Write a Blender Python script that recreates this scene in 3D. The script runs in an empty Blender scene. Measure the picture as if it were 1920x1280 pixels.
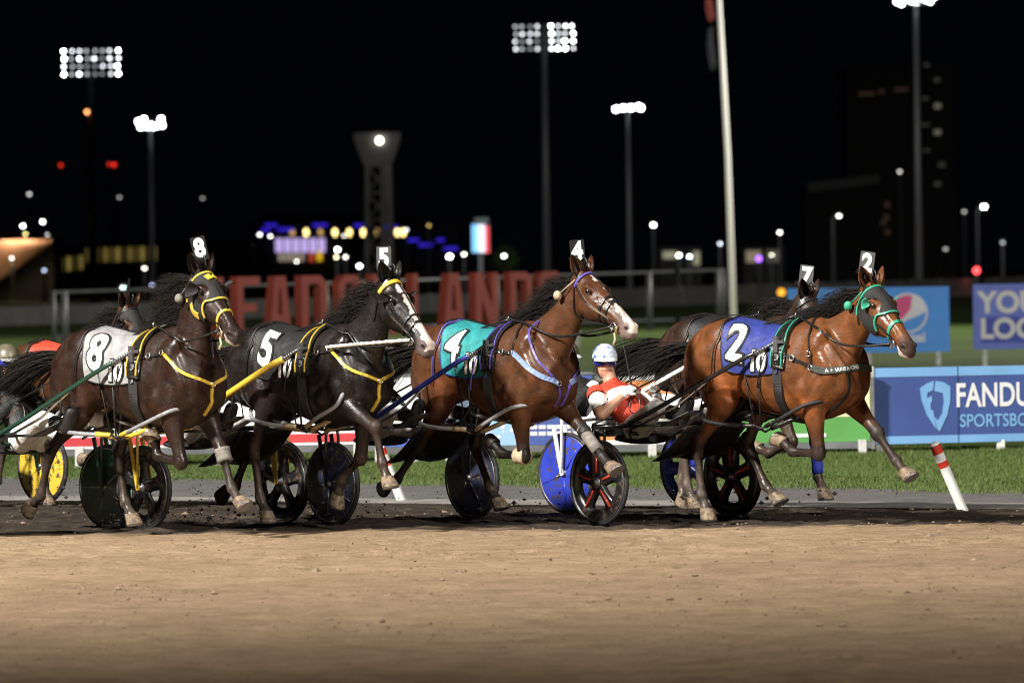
import bpy, bmesh, math, random
import numpy as np
from mathutils import Vector, Matrix
from mathutils.bvhtree import BVHTree
from mathutils.geometry import tessellate_polygon

R = math.radians
SC = bpy.context.scene
COL = SC.collection
random.seed(7); np.random.seed(7)

# ------------------------------------------------------------------ camera
FOC, HC = 10667.0, 1.98                 # focal length in pixels of a 1920 wide frame, eye height
cam_d = bpy.data.cameras.new('camera'); cam = bpy.data.objects.new('camera', cam_d); COL.objects.link(cam)
cam_d.sensor_width = 36.0; cam_d.lens = 200.0
cam_d.clip_start = 0.5; cam_d.clip_end = 4000.0
CAM_R = Matrix.Rotation(R(90 - 0.67), 3, 'X') @ Matrix.Rotation(R(-0.8), 3, 'Z')
cam.matrix_world = Matrix.Translation((0, 0, HC)) @ CAM_R.to_4x4()
cam_d.dof.use_dof = True; cam_d.dof.focus_distance = 45.2; cam_d.dof.aperture_fstop = 3.4
SC.camera = cam

# ------------------------------------------------------------------ night sky
w = bpy.data.worlds.new('World'); SC.world = w; w.use_nodes = True
bgn = w.node_tree.nodes['Background']
bgn.inputs[0].default_value = (0.55, 0.65, 1.0, 1); bgn.inputs[1].default_value = 0.0013

# ------------------------------------------------------------------ out-of-frame floodlights: home stretch masts, plus added infield and far beams
def flood_spot(loc, target, watt, size_deg, blend, radius, colour=(1.0, 0.95, 0.87), name='unseen_floodlight_beam'):
    d = bpy.data.lights.new(name, 'SPOT'); o = bpy.data.objects.new(name, d); COL.objects.link(o)
    d.energy = watt; d.spot_size = R(size_deg); d.spot_blend = blend; d.shadow_soft_size = radius; d.color = colour
    o.location = loc
    o.rotation_euler = (Vector(target) - Vector(loc)).to_track_quat('-Z', 'Y').to_euler()
    return o
FLOOD = [((-38, 14, 36), (-1.0, 48.5, 0.0), 410000, 38, 1.0, 2.2),
         ((26, -4, 34), (1.0, 48.0, 0.0), 125000, 40, 1.0, 2.2),
         ((78, 195, 52), (0, 158, 0.0), 760000, 66, 0.8, 0.8)]  # unseen infield mast, added to brighten the grass
BEAMS = [flood_spot(*f) for f in FLOOD]
# beams added at the first mast to brighten infield, letters and far stretch
BEAMS.append(flood_spot((-38, 14, 37), (6, 122, 0), 290000, 28, 0.9, 0.8))
BEAMS.append(flood_spot((-38, 14, 37.5), (9, 320, 0), 1300000, 19, 0.9, 0.8))

SC.view_settings.view_transform = 'Standard'; SC.view_settings.look = 'None'
SC.view_settings.exposure = 0.0; SC.view_settings.gamma = 1.0; SC.view_settings.use_curve_mapping = False
SC.cycles.use_denoising = True; SC.cycles.filter_width = 1.05
SC.cycles.max_bounces = 6; SC.cycles.sample_clamp_indirect = 4.0

# ------------------------------------------------------------------ helpers
def px_ray(u, v):
    d = CAM_R @ Vector(((u - 960) / FOC, -(v - 640) / FOC, -1.0))
    return d
def ground(u, v, z=0.0):
    d = px_ray(u, v); k = (z - HC) / d.z
    return Vector((d.x * k, d.y * k, z))
def at(u, v, dist):
    d = px_ray(u, v); k = dist / d.y
    return Vector((d.x * k, dist, HC + d.z * k))

def empty(name, loc=(0, 0, 0), rz=0.0, scale=1.0):
    o = bpy.data.objects.new(name, None); COL.objects.link(o)
    o.location = loc; o.rotation_euler = (0, 0, rz); o.scale = (scale,) * 3; o.empty_display_size = 0.1
    return o
def tag(o, label=None, cat=None, group=None, kind=None):
    if label: o['label'] = label
    if cat: o['category'] = cat
    if group: o['group'] = group
    if kind: o['kind'] = kind
    return o

class MB:
    """collects verts and faces, then builds one mesh object"""
    def __init__(s): s.v = []; s.f = []; s.m = []; s.smooth = []
    def add(s, vs, fs, mi=0, smooth=False):
        b = len(s.v); s.v.extend([tuple(x) for x in vs])
        for f in fs: s.f.append(tuple(b + i for i in f)); s.m.append(mi); s.smooth.append(smooth)
    def box(s, c, h, rot=None, mi=0, bevel=0.0):
        c = Vector(c); vs = []
        for x in (-1, 1):
            for y in (-1, 1):
                for z in (-1, 1):
                    p = Vector((x * h[0], y * h[1], z * h[2]))
                    if rot is not None: p = rot @ p
                    vs.append(c + p)
        s.add(vs, [(0, 1, 3, 2), (4, 6, 7, 5), (0, 4, 5, 1), (2, 3, 7, 6), (0, 2, 6, 4), (1, 5, 7, 3)], mi)
    def tube(s, pts, r, n=8, mi=0, cap=True, smooth=True, closed=False):
        pts = [Vector(p) for p in pts]; m = len(pts)
        rs = r if hasattr(r, '__len__') else [r] * m
        vs = []; ref = None
        for i in range(m):
            if closed: t = pts[(i + 1) % m] - pts[i - 1]
            else: t = pts[min(i + 1, m - 1)] - pts[max(i - 1, 0)]
            t.normalize()
            if ref is None:
                ref = Vector((0, 0, 1)) if abs(t.z) < 0.9 else Vector((1, 0, 0))
            a = (ref - t * ref.dot(t)).normalized(); b = t.cross(a); ref = a
            for k in range(n):
                q = 2 * math.pi * k / n
                vs.append(pts[i] + a * (rs[i] * math.cos(q)) + b * (rs[i] * math.sin(q)))
        fs = []
        for i in range(m if closed else m - 1):
            j = (i + 1) % m
            for k in range(n):
                k2 = (k + 1) % n
                fs.append((i * n + k, i * n + k2, j * n + k2, j * n + k))
        if cap and not closed:
            fs.append(tuple(range(n))[::-1]); fs.append(tuple((m - 1) * n + k for k in range(n)))
        s.add(vs, fs, mi, smooth)
    def ball(s, c, rad, rot=None, nu=14, nv=9, mi=0):
        c = Vector(c); rad = (rad,) * 3 if not hasattr(rad, '__len__') else rad
        vs = []
        for j in range(1, nv):
            th = math.pi * j / nv
            for i in range(nu):
                ph = 2 * math.pi * i / nu
                p = Vector((rad[0] * math.sin(th) * math.cos(ph), rad[1] * math.sin(th) * math.sin(ph), rad[2] * math.cos(th)))
                vs.append(c + (rot @ p if rot is not None else p))
        for zz in (1, -1):
            p = Vector((0, 0, rad[2] * zz)); vs.append(c + (rot @ p if rot is not None else p))
        top, bot = len(vs) - 2, len(vs) - 1; fs = []
        for i in range(nu):
            i2 = (i + 1) % nu
            fs.append((top, i, i2)); fs.append((bot, (nv - 2) * nu + i2, (nv - 2) * nu + i))
            for j in range(nv - 2):
                fs.append((j * nu + i, (j + 1) * nu + i, (j + 1) * nu + i2, j * nu + i2))
        s.add(vs, fs, mi, True)
    def lathe(s, prof, origin=(0, 0, 0), rot=None, n=32, mi=0, smooth=True):
        """prof: list of (radius, height); axis is local Z"""
        o = Vector(origin); vs = []
        for (r, h) in prof:
            for k in range(n):
                q = 2 * math.pi * k / n; p = Vector((r * math.cos(q), r * math.sin(q), h))
                vs.append(o + (rot @ p if rot is not None else p))
        fs = []
        for i in range(len(prof) - 1):
            for k in range(n):
                k2 = (k + 1) % n
                fs.append((i * n + k, i * n + k2, (i + 1) * n + k2, (i + 1) * n + k))
        s.add(vs, fs, mi, smooth)
    def prism(s, poly, mat4, depth, mi=0, back=True):
        """poly: outline (list of 2d points) or list of outlines (first outer, others holes) in local XY, extruded from 0 to -depth along local Z"""
        loops = poly if hasattr(poly[0][0], '__len__') else [poly]
        vl = [[Vector((p[0], p[1], 0)) for p in lp] for lp in loops]
        tris = tessellate_polygon(vl); flat = [p for lp in vl for p in lp]; n = len(flat)
        vs = [mat4 @ p for p in flat] + [mat4 @ (p - Vector((0, 0, depth))) for p in flat]
        fs = []
        for t in tris:
            a, b, c = t
            nz = (flat[b] - flat[a]).cross(flat[c] - flat[a]).z
            if nz < 0: a, b, c = a, c, b
            fs.append((a, b, c))
            if back: fs.append((n + a, n + c, n + b))
        base = 0
        for lp in vl:
            m = len(lp)
            for i in range(m):
                j = (i + 1) % m
                fs.append((base + i, n + base + i, n + base + j, base + j))
            base += m
        s.add(vs, fs, mi)
    def build(s, name, mats, parent=None, loc=None):
        me = bpy.data.meshes.new(name); me.from_pydata(s.v, [], s.f)
        if not isinstance(mats, (list, tuple)): mats = [mats]
        for m in mats: me.materials.append(m)
        me.polygons.foreach_set('material_index', s.m); me.polygons.foreach_set('use_smooth', s.smooth)
        me.update()
        return link(name, me, parent, loc)

def link(name, me, parent=None, loc=None):
    o = bpy.data.objects.new(name, me); COL.objects.link(o)
    if parent is not None: o.parent = parent
    if loc is not None: o.location = loc
    return o

def catmull(P, n):
    """resample a list of vectors with a Catmull-Rom spline to n points (any dimension)"""
    P = np.array([list(p) for p in P], float); m = len(P)
    if m == 2:
        t = np.linspace(0, 1, n)[:, None]; return P[0] * (1 - t) + P[1] * t
    Q = np.vstack([2 * P[0] - P[1], P, 2 * P[-1] - P[-2]])
    out = []
    for x in np.linspace(0, m - 1, n):
        i = min(int(x), m - 2); t = x - i
        a, b, c, d = Q[i], Q[i + 1], Q[i + 2], Q[i + 3]
        out.append(0.5 * ((2 * b) + (c - a) * t + (2 * a - 5 * b + 4 * c - d) * t * t + (3 * b - a - 3 * c + d) * t ** 3))
    return np.array(out)

# ------------------------------------------------------------------ materials
MATS = {}
def mat(name, colour, rough=0.5, metal=0.0, noise=None, bump=None, coat=0.0, emit=None, emit_s=0.0, sheen=0.0, spec=0.5, alpha=1.0, trans=0.0, dirt=None):
    """noise=(scale, amount) varies the base colour; bump=(scale, strength); dirt=(scale, threshold, colour)"""
    if name in MATS: return MATS[name]
    m = bpy.data.materials.new(name); m.use_nodes = True; MATS[name] = m
    nt = m.node_tree; N = nt.nodes; L = nt.links; b = N['Principled BSDF']
    b.inputs['Base Color'].default_value = (*colour, 1); b.inputs['Roughness'].default_value = rough
    b.inputs['Metallic'].default_value = metal; b.inputs['Coat Weight'].default_value = coat
    b.inputs['Coat Roughness'].default_value = 0.12
    b.inputs['Specular IOR Level'].default_value = spec; b.inputs['Sheen Weight'].default_value = sheen
    b.inputs['Alpha'].default_value = alpha; b.inputs['Transmission Weight'].default_value = trans
    if emit is not None:
        b.inputs['Emission Color'].default_value = (*emit, 1); b.inputs['Emission Strength'].default_value = emit_s
    tc = N.new('ShaderNodeTexCoord'); src = None
    if noise:
        n = N.new('ShaderNodeTexNoise'); n.inputs['Scale'].default_value = noise[0]; n.inputs['Detail'].default_value = 6
        L.new(tc.outputs['Object'], n.inputs['Vector'])
        mp = N.new('ShaderNodeMapRange'); mp.inputs[1].default_value = 0.3; mp.inputs[2].default_value = 0.7
        mp.inputs[3].default_value = 1 - noise[1]; mp.inputs[4].default_value = 1 + noise[1]
        L.new(n.outputs['Fac'], mp.inputs[0])
        mx = N.new('ShaderNodeMix'); mx.data_type = 'RGBA'; mx.blend_type = 'MULTIPLY'; mx.inputs[0].default_value = 1
        mx.inputs[6].default_value = (*colour, 1); L.new(mp.outputs[0], mx.inputs[7]); src = mx.outputs[2]
        L.new(src, b.inputs['Base Color'])
    if dirt:
        n = N.new('ShaderNodeTexNoise'); n.inputs['Scale'].default_value = dirt[0]; n.inputs['Detail'].default_value = 5
        L.new(tc.outputs['Object'], n.inputs['Vector'])
        rp = N.new('ShaderNodeMapRange'); rp.inputs[1].default_value = dirt[1]; rp.inputs[2].default_value = dirt[1] + 0.08
        L.new(n.outputs['Fac'], rp.inputs[0])
        mx = N.new('ShaderNodeMix'); mx.data_type = 'RGBA'; L.new(rp.outputs[0], mx.inputs[0])
        if src: L.new(src, mx.inputs[6])
        else: mx.inputs[6].default_value = (*colour, 1)
        mx.inputs[7].default_value = (*dirt[2], 1); L.new(mx.outputs[2], b.inputs['Base Color'])
    if bump:
        n = N.new('ShaderNodeTexNoise'); n.inputs['Scale'].default_value = bump[0]; n.inputs['Detail'].default_value = 5
        L.new(tc.outputs['Object'], n.inputs['Vector'])
        bp = N.new('ShaderNodeBump'); bp.inputs['Strength'].default_value = bump[1]; bp.inputs['Distance'].default_value = 0.02
        L.new(n.outputs['Fac'], bp.inputs['Height']); L.new(bp.outputs[0], b.inputs['Normal'])
    return m

def emat(name, colour, s):
    if name in MATS: return MATS[name]
    m = bpy.data.materials.new(name); m.use_nodes = True; MATS[name] = m
    b = m.node_tree.nodes['Principled BSDF']
    b.inputs['Base Color'].default_value = (0.02, 0.02, 0.02, 1)
    b.inputs['Emission Color'].default_value = (*colour, 1); b.inputs['Emission Strength'].default_value = s
    return m

# ------------------------------------------------------------------ text outlines as flat meshes
def text_mesh(body, size, bold=0.0, align='CENTER', squash=1.0, shear=0.0):
    cu = bpy.data.curves.new('t', 'FONT'); cu.body = body; cu.size = size; cu.offset = bold; cu.align_x = align; cu.align_y = 'CENTER'
    cu.shear = shear; cu.resolution_u = 6; cu.fill_mode = 'FRONT'
    o = bpy.data.objects.new('t', cu); COL.objects.link(o)
    dg = bpy.context.evaluated_depsgraph_get(); dg.update()
    me = bpy.data.meshes.new_from_object(o.evaluated_get(dg))
    bpy.data.objects.remove(o)
    vs = np.array([v.co[:] for v in me.vertices]); fs = [tuple(p.vertices) for p in me.polygons]
    bpy.data.meshes.remove(me)
    vs[:, 0] *= squash
    return vs, fs
def flat_text(name, body, size, matx, M4, bold=0.0, parent=None, squash=1.0, lift=0.0, align='CENTER', shear=0.0):
    vs, fs = text_mesh(body, size, bold, align, squash, shear)
    me = bpy.data.meshes.new(name)
    me.from_pydata([tuple(M4 @ Vector((v[0], v[1], lift))) for v in vs], [], fs); me.materials.append(matx)
    return link(name, me, parent)
# ================================================================== horses
def loft(mb, secs, n=22, sub=4, p=0.94):
    """secs: (centre, side, up, half_width, half_up, half_down); smooth closed skin through them"""
    arr = np.array([[*c, *s, *u, hw, hu, hd] for c, s, u, hw, hu, hd in secs], float)
    arr = catmull(arr, (len(secs) - 1) * sub + 1)
    vs = []
    for r in arr:
        c = r[0:3]; s = r[3:6] / np.linalg.norm(r[3:6]); u = r[6:9] / np.linalg.norm(r[6:9])
        for k in range(n):
            q = 2 * math.pi * k / n; cq, sq = math.cos(q), math.sin(q)
            a = max(r[9], .004) * math.copysign(abs(cq) ** p, cq); b = max(r[10] if sq > 0 else r[11], .004) * math.copysign(abs(sq) ** p, sq)
            vs.append(c + s * a + u * b)
    m = len(arr); fs = []
    for i in range(m - 1):
        for k in range(n):
            k2 = (k + 1) % n; fs.append((i * n + k, i * n + k2, (i + 1) * n + k2, (i + 1) * n + k))
    fs.append(tuple(range(n))[::-1]); fs.append(tuple((m - 1) * n + k for k in range(n)))
    mb.add(vs, fs)
def seg(mb, a, b, prof, side=Vector((0, 1, 0))):
    """tapered limb piece; prof: (t, half_side, half_front, half_back)"""
    a, b = Vector(a), Vector(b); t = (b - a).normalized()
    f = side.cross(t).normalized()
    if f.length < .5: f = Vector((1, 0, 0))
    f = -f if f.x < -0.2 and abs(t.z) > 0.5 else f
    s = t.cross(f).normalized()
    loft(mb, [(a + (b - a) * q, s, f, hs, hf, hb) for q, hs, hf, hb in prof], n=14, sub=3)
def remesh(mb, voxel, smooth=5, factor=0.5):
    me = bpy.data.meshes.new('tmp'); me.from_pydata(mb.v, [], mb.f); me.update()
    o = bpy.data.objects.new('tmp', me); COL.objects.link(o)
    m = o.modifiers.new('r', 'REMESH'); m.mode = 'VOXEL'; m.voxel_size = voxel
    sm = o.modifiers.new('s', 'SMOOTH'); sm.factor = factor; sm.iterations = smooth
    dg = bpy.context.evaluated_depsgraph_get(); dg.update()
    out = bpy.data.meshes.new_from_object(o.evaluated_get(dg))
    bpy.data.objects.remove(o); bpy.data.meshes.remove(me)
    out.polygons.foreach_set('use_smooth', [True] * len(out.polygons))
    return out
def mesh_arrays(me):
    v = np.empty(len(me.vertices) * 3); me.vertices.foreach_get('co', v)
    n = np.empty(len(me.vertices) * 3); me.vertices.foreach_get('normal', n)
    return v.reshape(-1, 3), n.reshape(-1, 3)
def set_colour(me, c, name='coat'):
    a = me.attributes.new(name, 'FLOAT_COLOR', 'POINT')
    a.data.foreach_set('color', np.hstack([c, np.ones((len(c), 1))]).astype(np.float32).ravel())
def sst(x, a, b):
    t = np.clip((x - a) / (b - a), 0, 1); return t * t * (3 - 2 * t)
def segdist(V, a, b):
    a, b = np.array(a), np.array(b); d = b - a
    t = np.clip(((V - a) @ d) / (d @ d), 0, 1)
    return np.linalg.norm(V - (a + t[:, None] * d), axis=1), t

def coat_material():
    if 'coat' in MATS: return MATS['coat']
    m = bpy.data.materials.new('coat'); m.use_nodes = True; MATS['coat'] = m
    nt = m.node_tree; N = nt.nodes; L = nt.links; b = N['Principled BSDF']
    at_ = N.new('ShaderNodeAttribute'); at_.attribute_name = 'coat'
    tc = N.new('ShaderNodeTexCoord')
    n1 = N.new('ShaderNodeTexNoise'); n1.inputs['Scale'].default_value = 9; n1.inputs['Detail'].default_value = 9
    n2 = N.new('ShaderNodeTexNoise'); n2.inputs['Scale'].default_value = 75; n2.inputs['Detail'].default_value = 4
    mpn = N.new('ShaderNodeMapping'); mpn.inputs['Scale'].default_value = (0.22, 1, .7)
    L.new(tc.outputs['Object'], mpn.inputs['Vector'])
    L.new(tc.outputs['Object'], n1.inputs['Vector']); L.new(mpn.outputs[0], n2.inputs['Vector'])
    mp = N.new('ShaderNodeMapRange'); mp.inputs[1].default_value = .3; mp.inputs[2].default_value = .7; mp.inputs[3].default_value = .58; mp.inputs[4].default_value = 1.35
    L.new(n1.outputs['Fac'], mp.inputs[0])
    mx = N.new('ShaderNodeMix'); mx.data_type = 'RGBA'; mx.blend_type = 'MULTIPLY'; mx.inputs[0].default_value = 1
    L.new(at_.outputs['Color'], mx.inputs[6]); L.new(mp.outputs[0], mx.inputs[7])
    n4 = N.new('ShaderNodeTexNoise'); n4.inputs['Scale'].default_value = 70; n4.inputs['Detail'].default_value = 3; L.new(tc.outputs['Object'], n4.inputs['Vector'])
    sp_ = N.new('ShaderNodeMapRange'); sp_.inputs[1].default_value = .60; sp_.inputs[2].default_value = .72; sp_.inputs[4].default_value = .28; L.new(n4.outputs['Fac'], sp_.inputs[0])
    mx2 = N.new('ShaderNodeMix'); mx2.data_type = 'RGBA'; L.new(sp_.outputs[0], mx2.inputs[0]); L.new(mx.outputs[2], mx2.inputs[6]); mx2.inputs[7].default_value = (.10, .075, .055, 1)
    L.new(mx2.outputs[2], b.inputs['Base Color'])
    mr = N.new('ShaderNodeMapRange'); mr.inputs[1].default_value = .3; mr.inputs[2].default_value = .7; mr.inputs[3].default_value = .27; mr.inputs[4].default_value = .62
    n5 = N.new('ShaderNodeTexNoise'); n5.inputs['Scale'].default_value = 4.2; n5.inputs['Detail'].default_value = 9; n5.inputs['Roughness'].default_value = .68; L.new(tc.outputs['Object'], n5.inputs['Vector'])
    mr.inputs[1].default_value = .40; mr.inputs[2].default_value = .62; L.new(n5.outputs['Fac'], mr.inputs[0]); L.new(mr.outputs[0], b.inputs['Roughness'])
    b.inputs['Specular IOR Level'].default_value = .33
    b.inputs['Coat Weight'].default_value = .0; b.inputs['Coat Roughness'].default_value = .22
    ad = N.new('ShaderNodeMath'); ad.operation = 'MULTIPLY_ADD'; ad.inputs[1].default_value = .8
    n3 = N.new('ShaderNodeTexNoise'); n3.inputs['Scale'].default_value = 11; n3.inputs['Detail'].default_value = 3
    L.new(tc.outputs['Object'], n3.inputs['Vector'])
    L.new(n2.outputs['Fac'], ad.inputs[0]); L.new(n3.outputs['Fac'], ad.inputs[2])
    wp = N.new('ShaderNodeVectorMath'); wp.operation = 'MULTIPLY_ADD'; L.new(n3.outputs['Color'], wp.inputs[0]); wp.inputs[1].default_value = (.12, .12, .12); L.new(tc.outputs['Object'], wp.inputs[2])
    vo = N.new('ShaderNodeTexVoronoi'); vo.feature = 'DISTANCE_TO_EDGE'; vo.inputs['Scale'].default_value = 5.5; L.new(wp.outputs[0], vo.inputs['Vector'])
    vr = N.new('ShaderNodeMapRange'); vr.interpolation_type = 'SMOOTHSTEP'; vr.inputs[1].default_value = 0; vr.inputs[2].default_value = .045; vr.inputs[3].default_value = .18; vr.inputs[4].default_value = 0; L.new(vo.outputs['Distance'], vr.inputs[0])
    ad2 = N.new('ShaderNodeMath'); ad2.operation = 'ADD'; L.new(ad.outputs[0], ad2.inputs[0]); L.new(vr.outputs[0], ad2.inputs[1]); ad = ad2
    bp = N.new('ShaderNodeBump'); bp.inputs['Strength'].default_value = .32; bp.inputs['Distance'].default_value = .010
    L.new(ad.outputs[0], bp.inputs['Height']); L.new(bp.outputs[0], b.inputs['Normal'])
    return m

def pol(p, ang, L):
    return (p[0] + L * math.sin(R(ang)), p[1] - L * math.cos(R(ang)))

TORSO = [(-.885, 1.32, 1.14, .06), (-.845, 1.41, 1.02, .165), (-.74, 1.495, .94, .25), (-.60, 1.555, .92, .285), (-.44, 1.578, .97, .290), (-.28, 1.555, .955, .270),
         (-.10, 1.52, .885, .284), (.08, 1.508, .825, .296), (.24, 1.535, .795, .29), (.38, 1.58, .795, .262), (.50, 1.56, .815, .25), (.60, 1.49, .865, .25), (.69, 1.39, .925, .225), (.76, 1.26, 1.0, .15)]
HEAD = [(-.05, -.03, -.13, .045), (0, .002, -.18, .070), (.07, .012, -.215, .086), (.15, .016, -.25, .096), (.22, .012, -.262, .097), (.29, .004, -.242, .086), (.36, -.004, -.195, .067),
        (.43, -.010, -.160, .056), (.50, -.014, -.146, .053), (.56, -.020, -.146, .057), (.61, -.032, -.148, .056), (.645, -.055, -.142, .046), (.668, -.085, -.128, .024)]

HS = 1.07
HEAD = [(t * HS, to * HS, bo * HS, hw * HS) for t, to, bo, hw in HEAD]
class Horse: pass

def make_horse(sp):
    H = Horse(); H.sp = sp
    root = empty('racehorse', sp['loc'], sp['rz'], sp.get('S', 1.02)); H.root = root
    tag(root, sp['label'], 'horse', 'racehorses pulling sulkies')
    mb = MB(); Y = Vector((0, 1, 0)); Z = Vector((0, 0, 1))
    # --- trunk
    loft(mb, [(Vector((x, 0, (t * .52 + b * .48))), Y, Z, hw, t - (t * .52 + b * .48), (t * .52 + b * .48) - b) for x, t, b, hw in TORSO], n=30, p=.92)
    # --- neck
    P = Vector(sp['poll']); beta = R(sp['pitch']); psi = R(sp.get('yaw', 0))
    a = Vector((math.cos(beta) * math.cos(psi), math.cos(beta) * math.sin(psi), -math.sin(beta)))
    nn = Vector((math.sin(beta) * math.cos(psi), math.sin(beta) * math.sin(psi), math.cos(beta)))
    ss = Vector((-math.sin(psi), math.cos(psi), 0))
    H.a, H.n, H.s, H.P = a, nn, ss, P
    N3 = P + a * .055 - nn * .105
    B0 = Vector((.40, 0, 1.24)); B1 = Vector((.66, 0, 1.44)); B2 = N3 - Vector((.16, .3 * N3.y, .24))
    secs = []
    wid = [(.18, .31, .35), (.145, .260, .275), (.115, .208, .218), (.096, .172, .174), (.085, .146, .147), (.079, .122, .128), (.073, .10, .108)]
    crest = []
    for i, (hw, hu, hd) in enumerate(wid):
        q = i / (len(wid) - 1)
        c = B0 * (1 - q) ** 3 + B1 * (3 * q * (1 - q) ** 2) + B2 * (3 * q * q * (1 - q)) + N3 * q ** 3
        t = (B1 - B0) * (1 - q) ** 2 + (B2 - B1) * 2 * q * (1 - q) + (N3 - B2) * q * q
        t.normalize(); sd = Vector((0, 1, 0)) * (1 - q) + ss * q; sd.normalize()
        u = t.cross(sd); u = -u if u.x > 0 and u.z < 0 else u
        if u.z < 0: u = -u
        secs.append((c, sd, u, hw, hu, hd)); crest.append((c + u * hu, u, sd, t))
    loft(mb, secs, n=22); H.crest = crest
    # --- head
    HP = lambda t, n, s: P + (a * t + nn * n + ss * s) * HS
    H.HP = HP
    loft(mb, [(P + a * t + nn * ((to + bo) / 2), ss, nn, hw, (to - bo) / 2, (to - bo) / 2) for t, to, bo, hw in HEAD], n=22)
    HM = Matrix((a, ss, nn)).transposed()
    for sgn in (-1, 1):
        mb.ball(HP(.165, -.04, .078 * sgn), (.05, .03, .034), HM)
        mb.ball(HP(.19, -.16, .058 * sgn), (.085, .045, .085), HM)
        mb.ball(HP(.595, -.062, .044 * sgn), (.036, .026, .032), HM)
        mb.tube([HP(.19, -.085, .088 * sgn), HP(.30, -.088, .072 * sgn), HP(.42, -.085, .050 * sgn)], [.016, .014, .008], n=8)
        # shoulder blade, triceps, breast, croup
        mb.ball((.46, .175 * sgn, 1.26), (.12, .085, .27), Matrix.Rotation(R(28), 3, 'Y'))
        mb.ball((.36, .185 * sgn, 1.05), (.16, .085, .13), Matrix.Rotation(R(-35), 3, 'Y'))
        mb.ball((.65, .105 * sgn, 1.08), (.12, .10, .14))
        mb.ball((-.50, .15 * sgn, 1.38), (.27, .125, .17), Matrix.Rotation(R(-14), 3, 'Y'))
        mb.ball((-.72, .13 * sgn, 1.18), (.135, .11, .22), Matrix.Rotation(R(18), 3, 'Y'))
    mb.ball(HP(.575, -.150, 0), (.045, .036, .022), HM)
    # --- legs
    H.legs = {}
    for key in ('LF', 'RF'):
        y = 1 if key[0] == 'L' else -1
        a0, a1, a2, a3, a4 = sp['legs'][key]          # elbow shift, forearm, cannon, pastern, hoof
        el = (.43 + a0, .985 + abs(a0) * .15); kn = pol(el, a1, .435); fe = pol(kn, a2, .275); co = pol(fe, a3, .115)
        V3 = lambda q, yy: Vector((q[0], y * yy, q[1]))
        sh, E, K, F, C = Vector((.56, y * .16, 1.17)), V3(el, .165), V3(kn, .15), V3(fe, .14), V3(co, .135)
        seg(mb, sh, E, [(-.15, .08, .10, .10), (.3, .10, .15, .15), (1, .09, .12, .13), (1.2, .05, .07, .07)])
        seg(mb, E, K, [(-.12, .075, .09, .09), (.12, .085, .105, .11), (.35, .072, .085, .092), (.7, .050, .056, .055), (.92, .050, .054, .046), (1.0, .050, .056, .046)])
        mb.ball(K, (.060, .053, .066))
        seg(mb, K, F, [(-.1, .046, .050, .046), (.12, .043, .044, .046), (.32, .029, .029, .038), (.7, .028, .028, .038), (.92, .039, .036, .044), (1.04, .039, .038, .042)])
        mb.ball(F, (.047, .043, .046))
        seg(mb, F, C, [(-.05, .036, .036, .042), (.5, .033, .032, .036), (1.0, .046, .044, .046), (1.15, .045, .045, .045)])
        H.legs[key] = [sh, E, K, F, C, a4]
    for key in ('LH', 'RH'):
        y = 1 if key[0] == 'L' else -1
        a0, a1, a2, a3, a4 = sp['legs'][key]          # femur, gaskin, cannon, pastern, hoof
        hp = (-.52, 1.26); st = pol(hp, a0, .34); ho = pol(st, a1, .46); fe = pol(ho, a2, .375); co = pol(fe, a3, .115)
        V3 = lambda q, yy: Vector((q[0], y * yy, q[1]))
        hi, S_, K, F, C = V3(hp, .13), V3(st, .175), V3(ho, .145), V3(fe, .135), V3(co, .13)
        seg(mb, hi, S_, [(-.1, .12, .20, .20), (.3, .135, .22, .24), (.75, .12, .165, .21), (1.05, .09, .11, .15), (1.2, .05, .06, .09)])
        seg(mb, S_, K, [(-.18, .08, .10, .12), (.1, .085, .10, .122), (.4, .062, .070, .082), (.72, .041, .043, .056), (.93, .044, .046, .062), (1.02, .045, .05, .058)])
        mb.ball(K, (.048, .045, .055))
        bk = (K - S_).normalized()
        mb.ball(K + Vector((-.034, 0, .042)), (.036, .03, .05))
        seg(mb, K, F, [(-.08, .044, .048, .056), (.14, .040, .040, .050), (.35, .030, .030, .039), (.75, .029, .029, .039), (.93, .040, .038, .045), (1.03, .040, .038, .043)])
        mb.ball(F, (.048, .043, .046))
        seg(mb, F, C, [(-.05, .037, .037, .042), (.5, .033, .033, .037), (1.0, .046, .044, .046), (1.15, .045, .045, .045)])
        H.legs[key] = [hi, S_, K, F, C, a4]
    me = remesh(mb, .0125, 5, .5)
    V, NV = mesh_arrays(me)
    # --- nostrils, eye sockets pressed into the surface
    D = V - np.array(P); ht, hn, hs = D @ np.array(a) / HS, D @ np.array(nn) / HS, D @ np.array(ss) / HS
    nd = np.sqrt(((ht - .612) / .030) ** 2 + ((hn + .066) / .022) ** 2 + ((np.abs(hs) - .066) / .03) ** 2)
    inn = np.clip(1 - nd ** 2, 0, 1)
    V = V - NV * (inn * .02)[:, None]
    def groove(pts, depth, wid_):
        pts = catmull(pts, 14); d_ = np.full(len(V), 9.0)
        for i in range(13): d_ = np.minimum(d_, segdist(V, pts[i], pts[i + 1])[0])
        return np.exp(-(d_ / wid_) ** 2) * depth
    gr = groove([(.80, 0, 1.26), (.80, 0, 1.1), (.70, 0, .92)], .020, .035)
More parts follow.
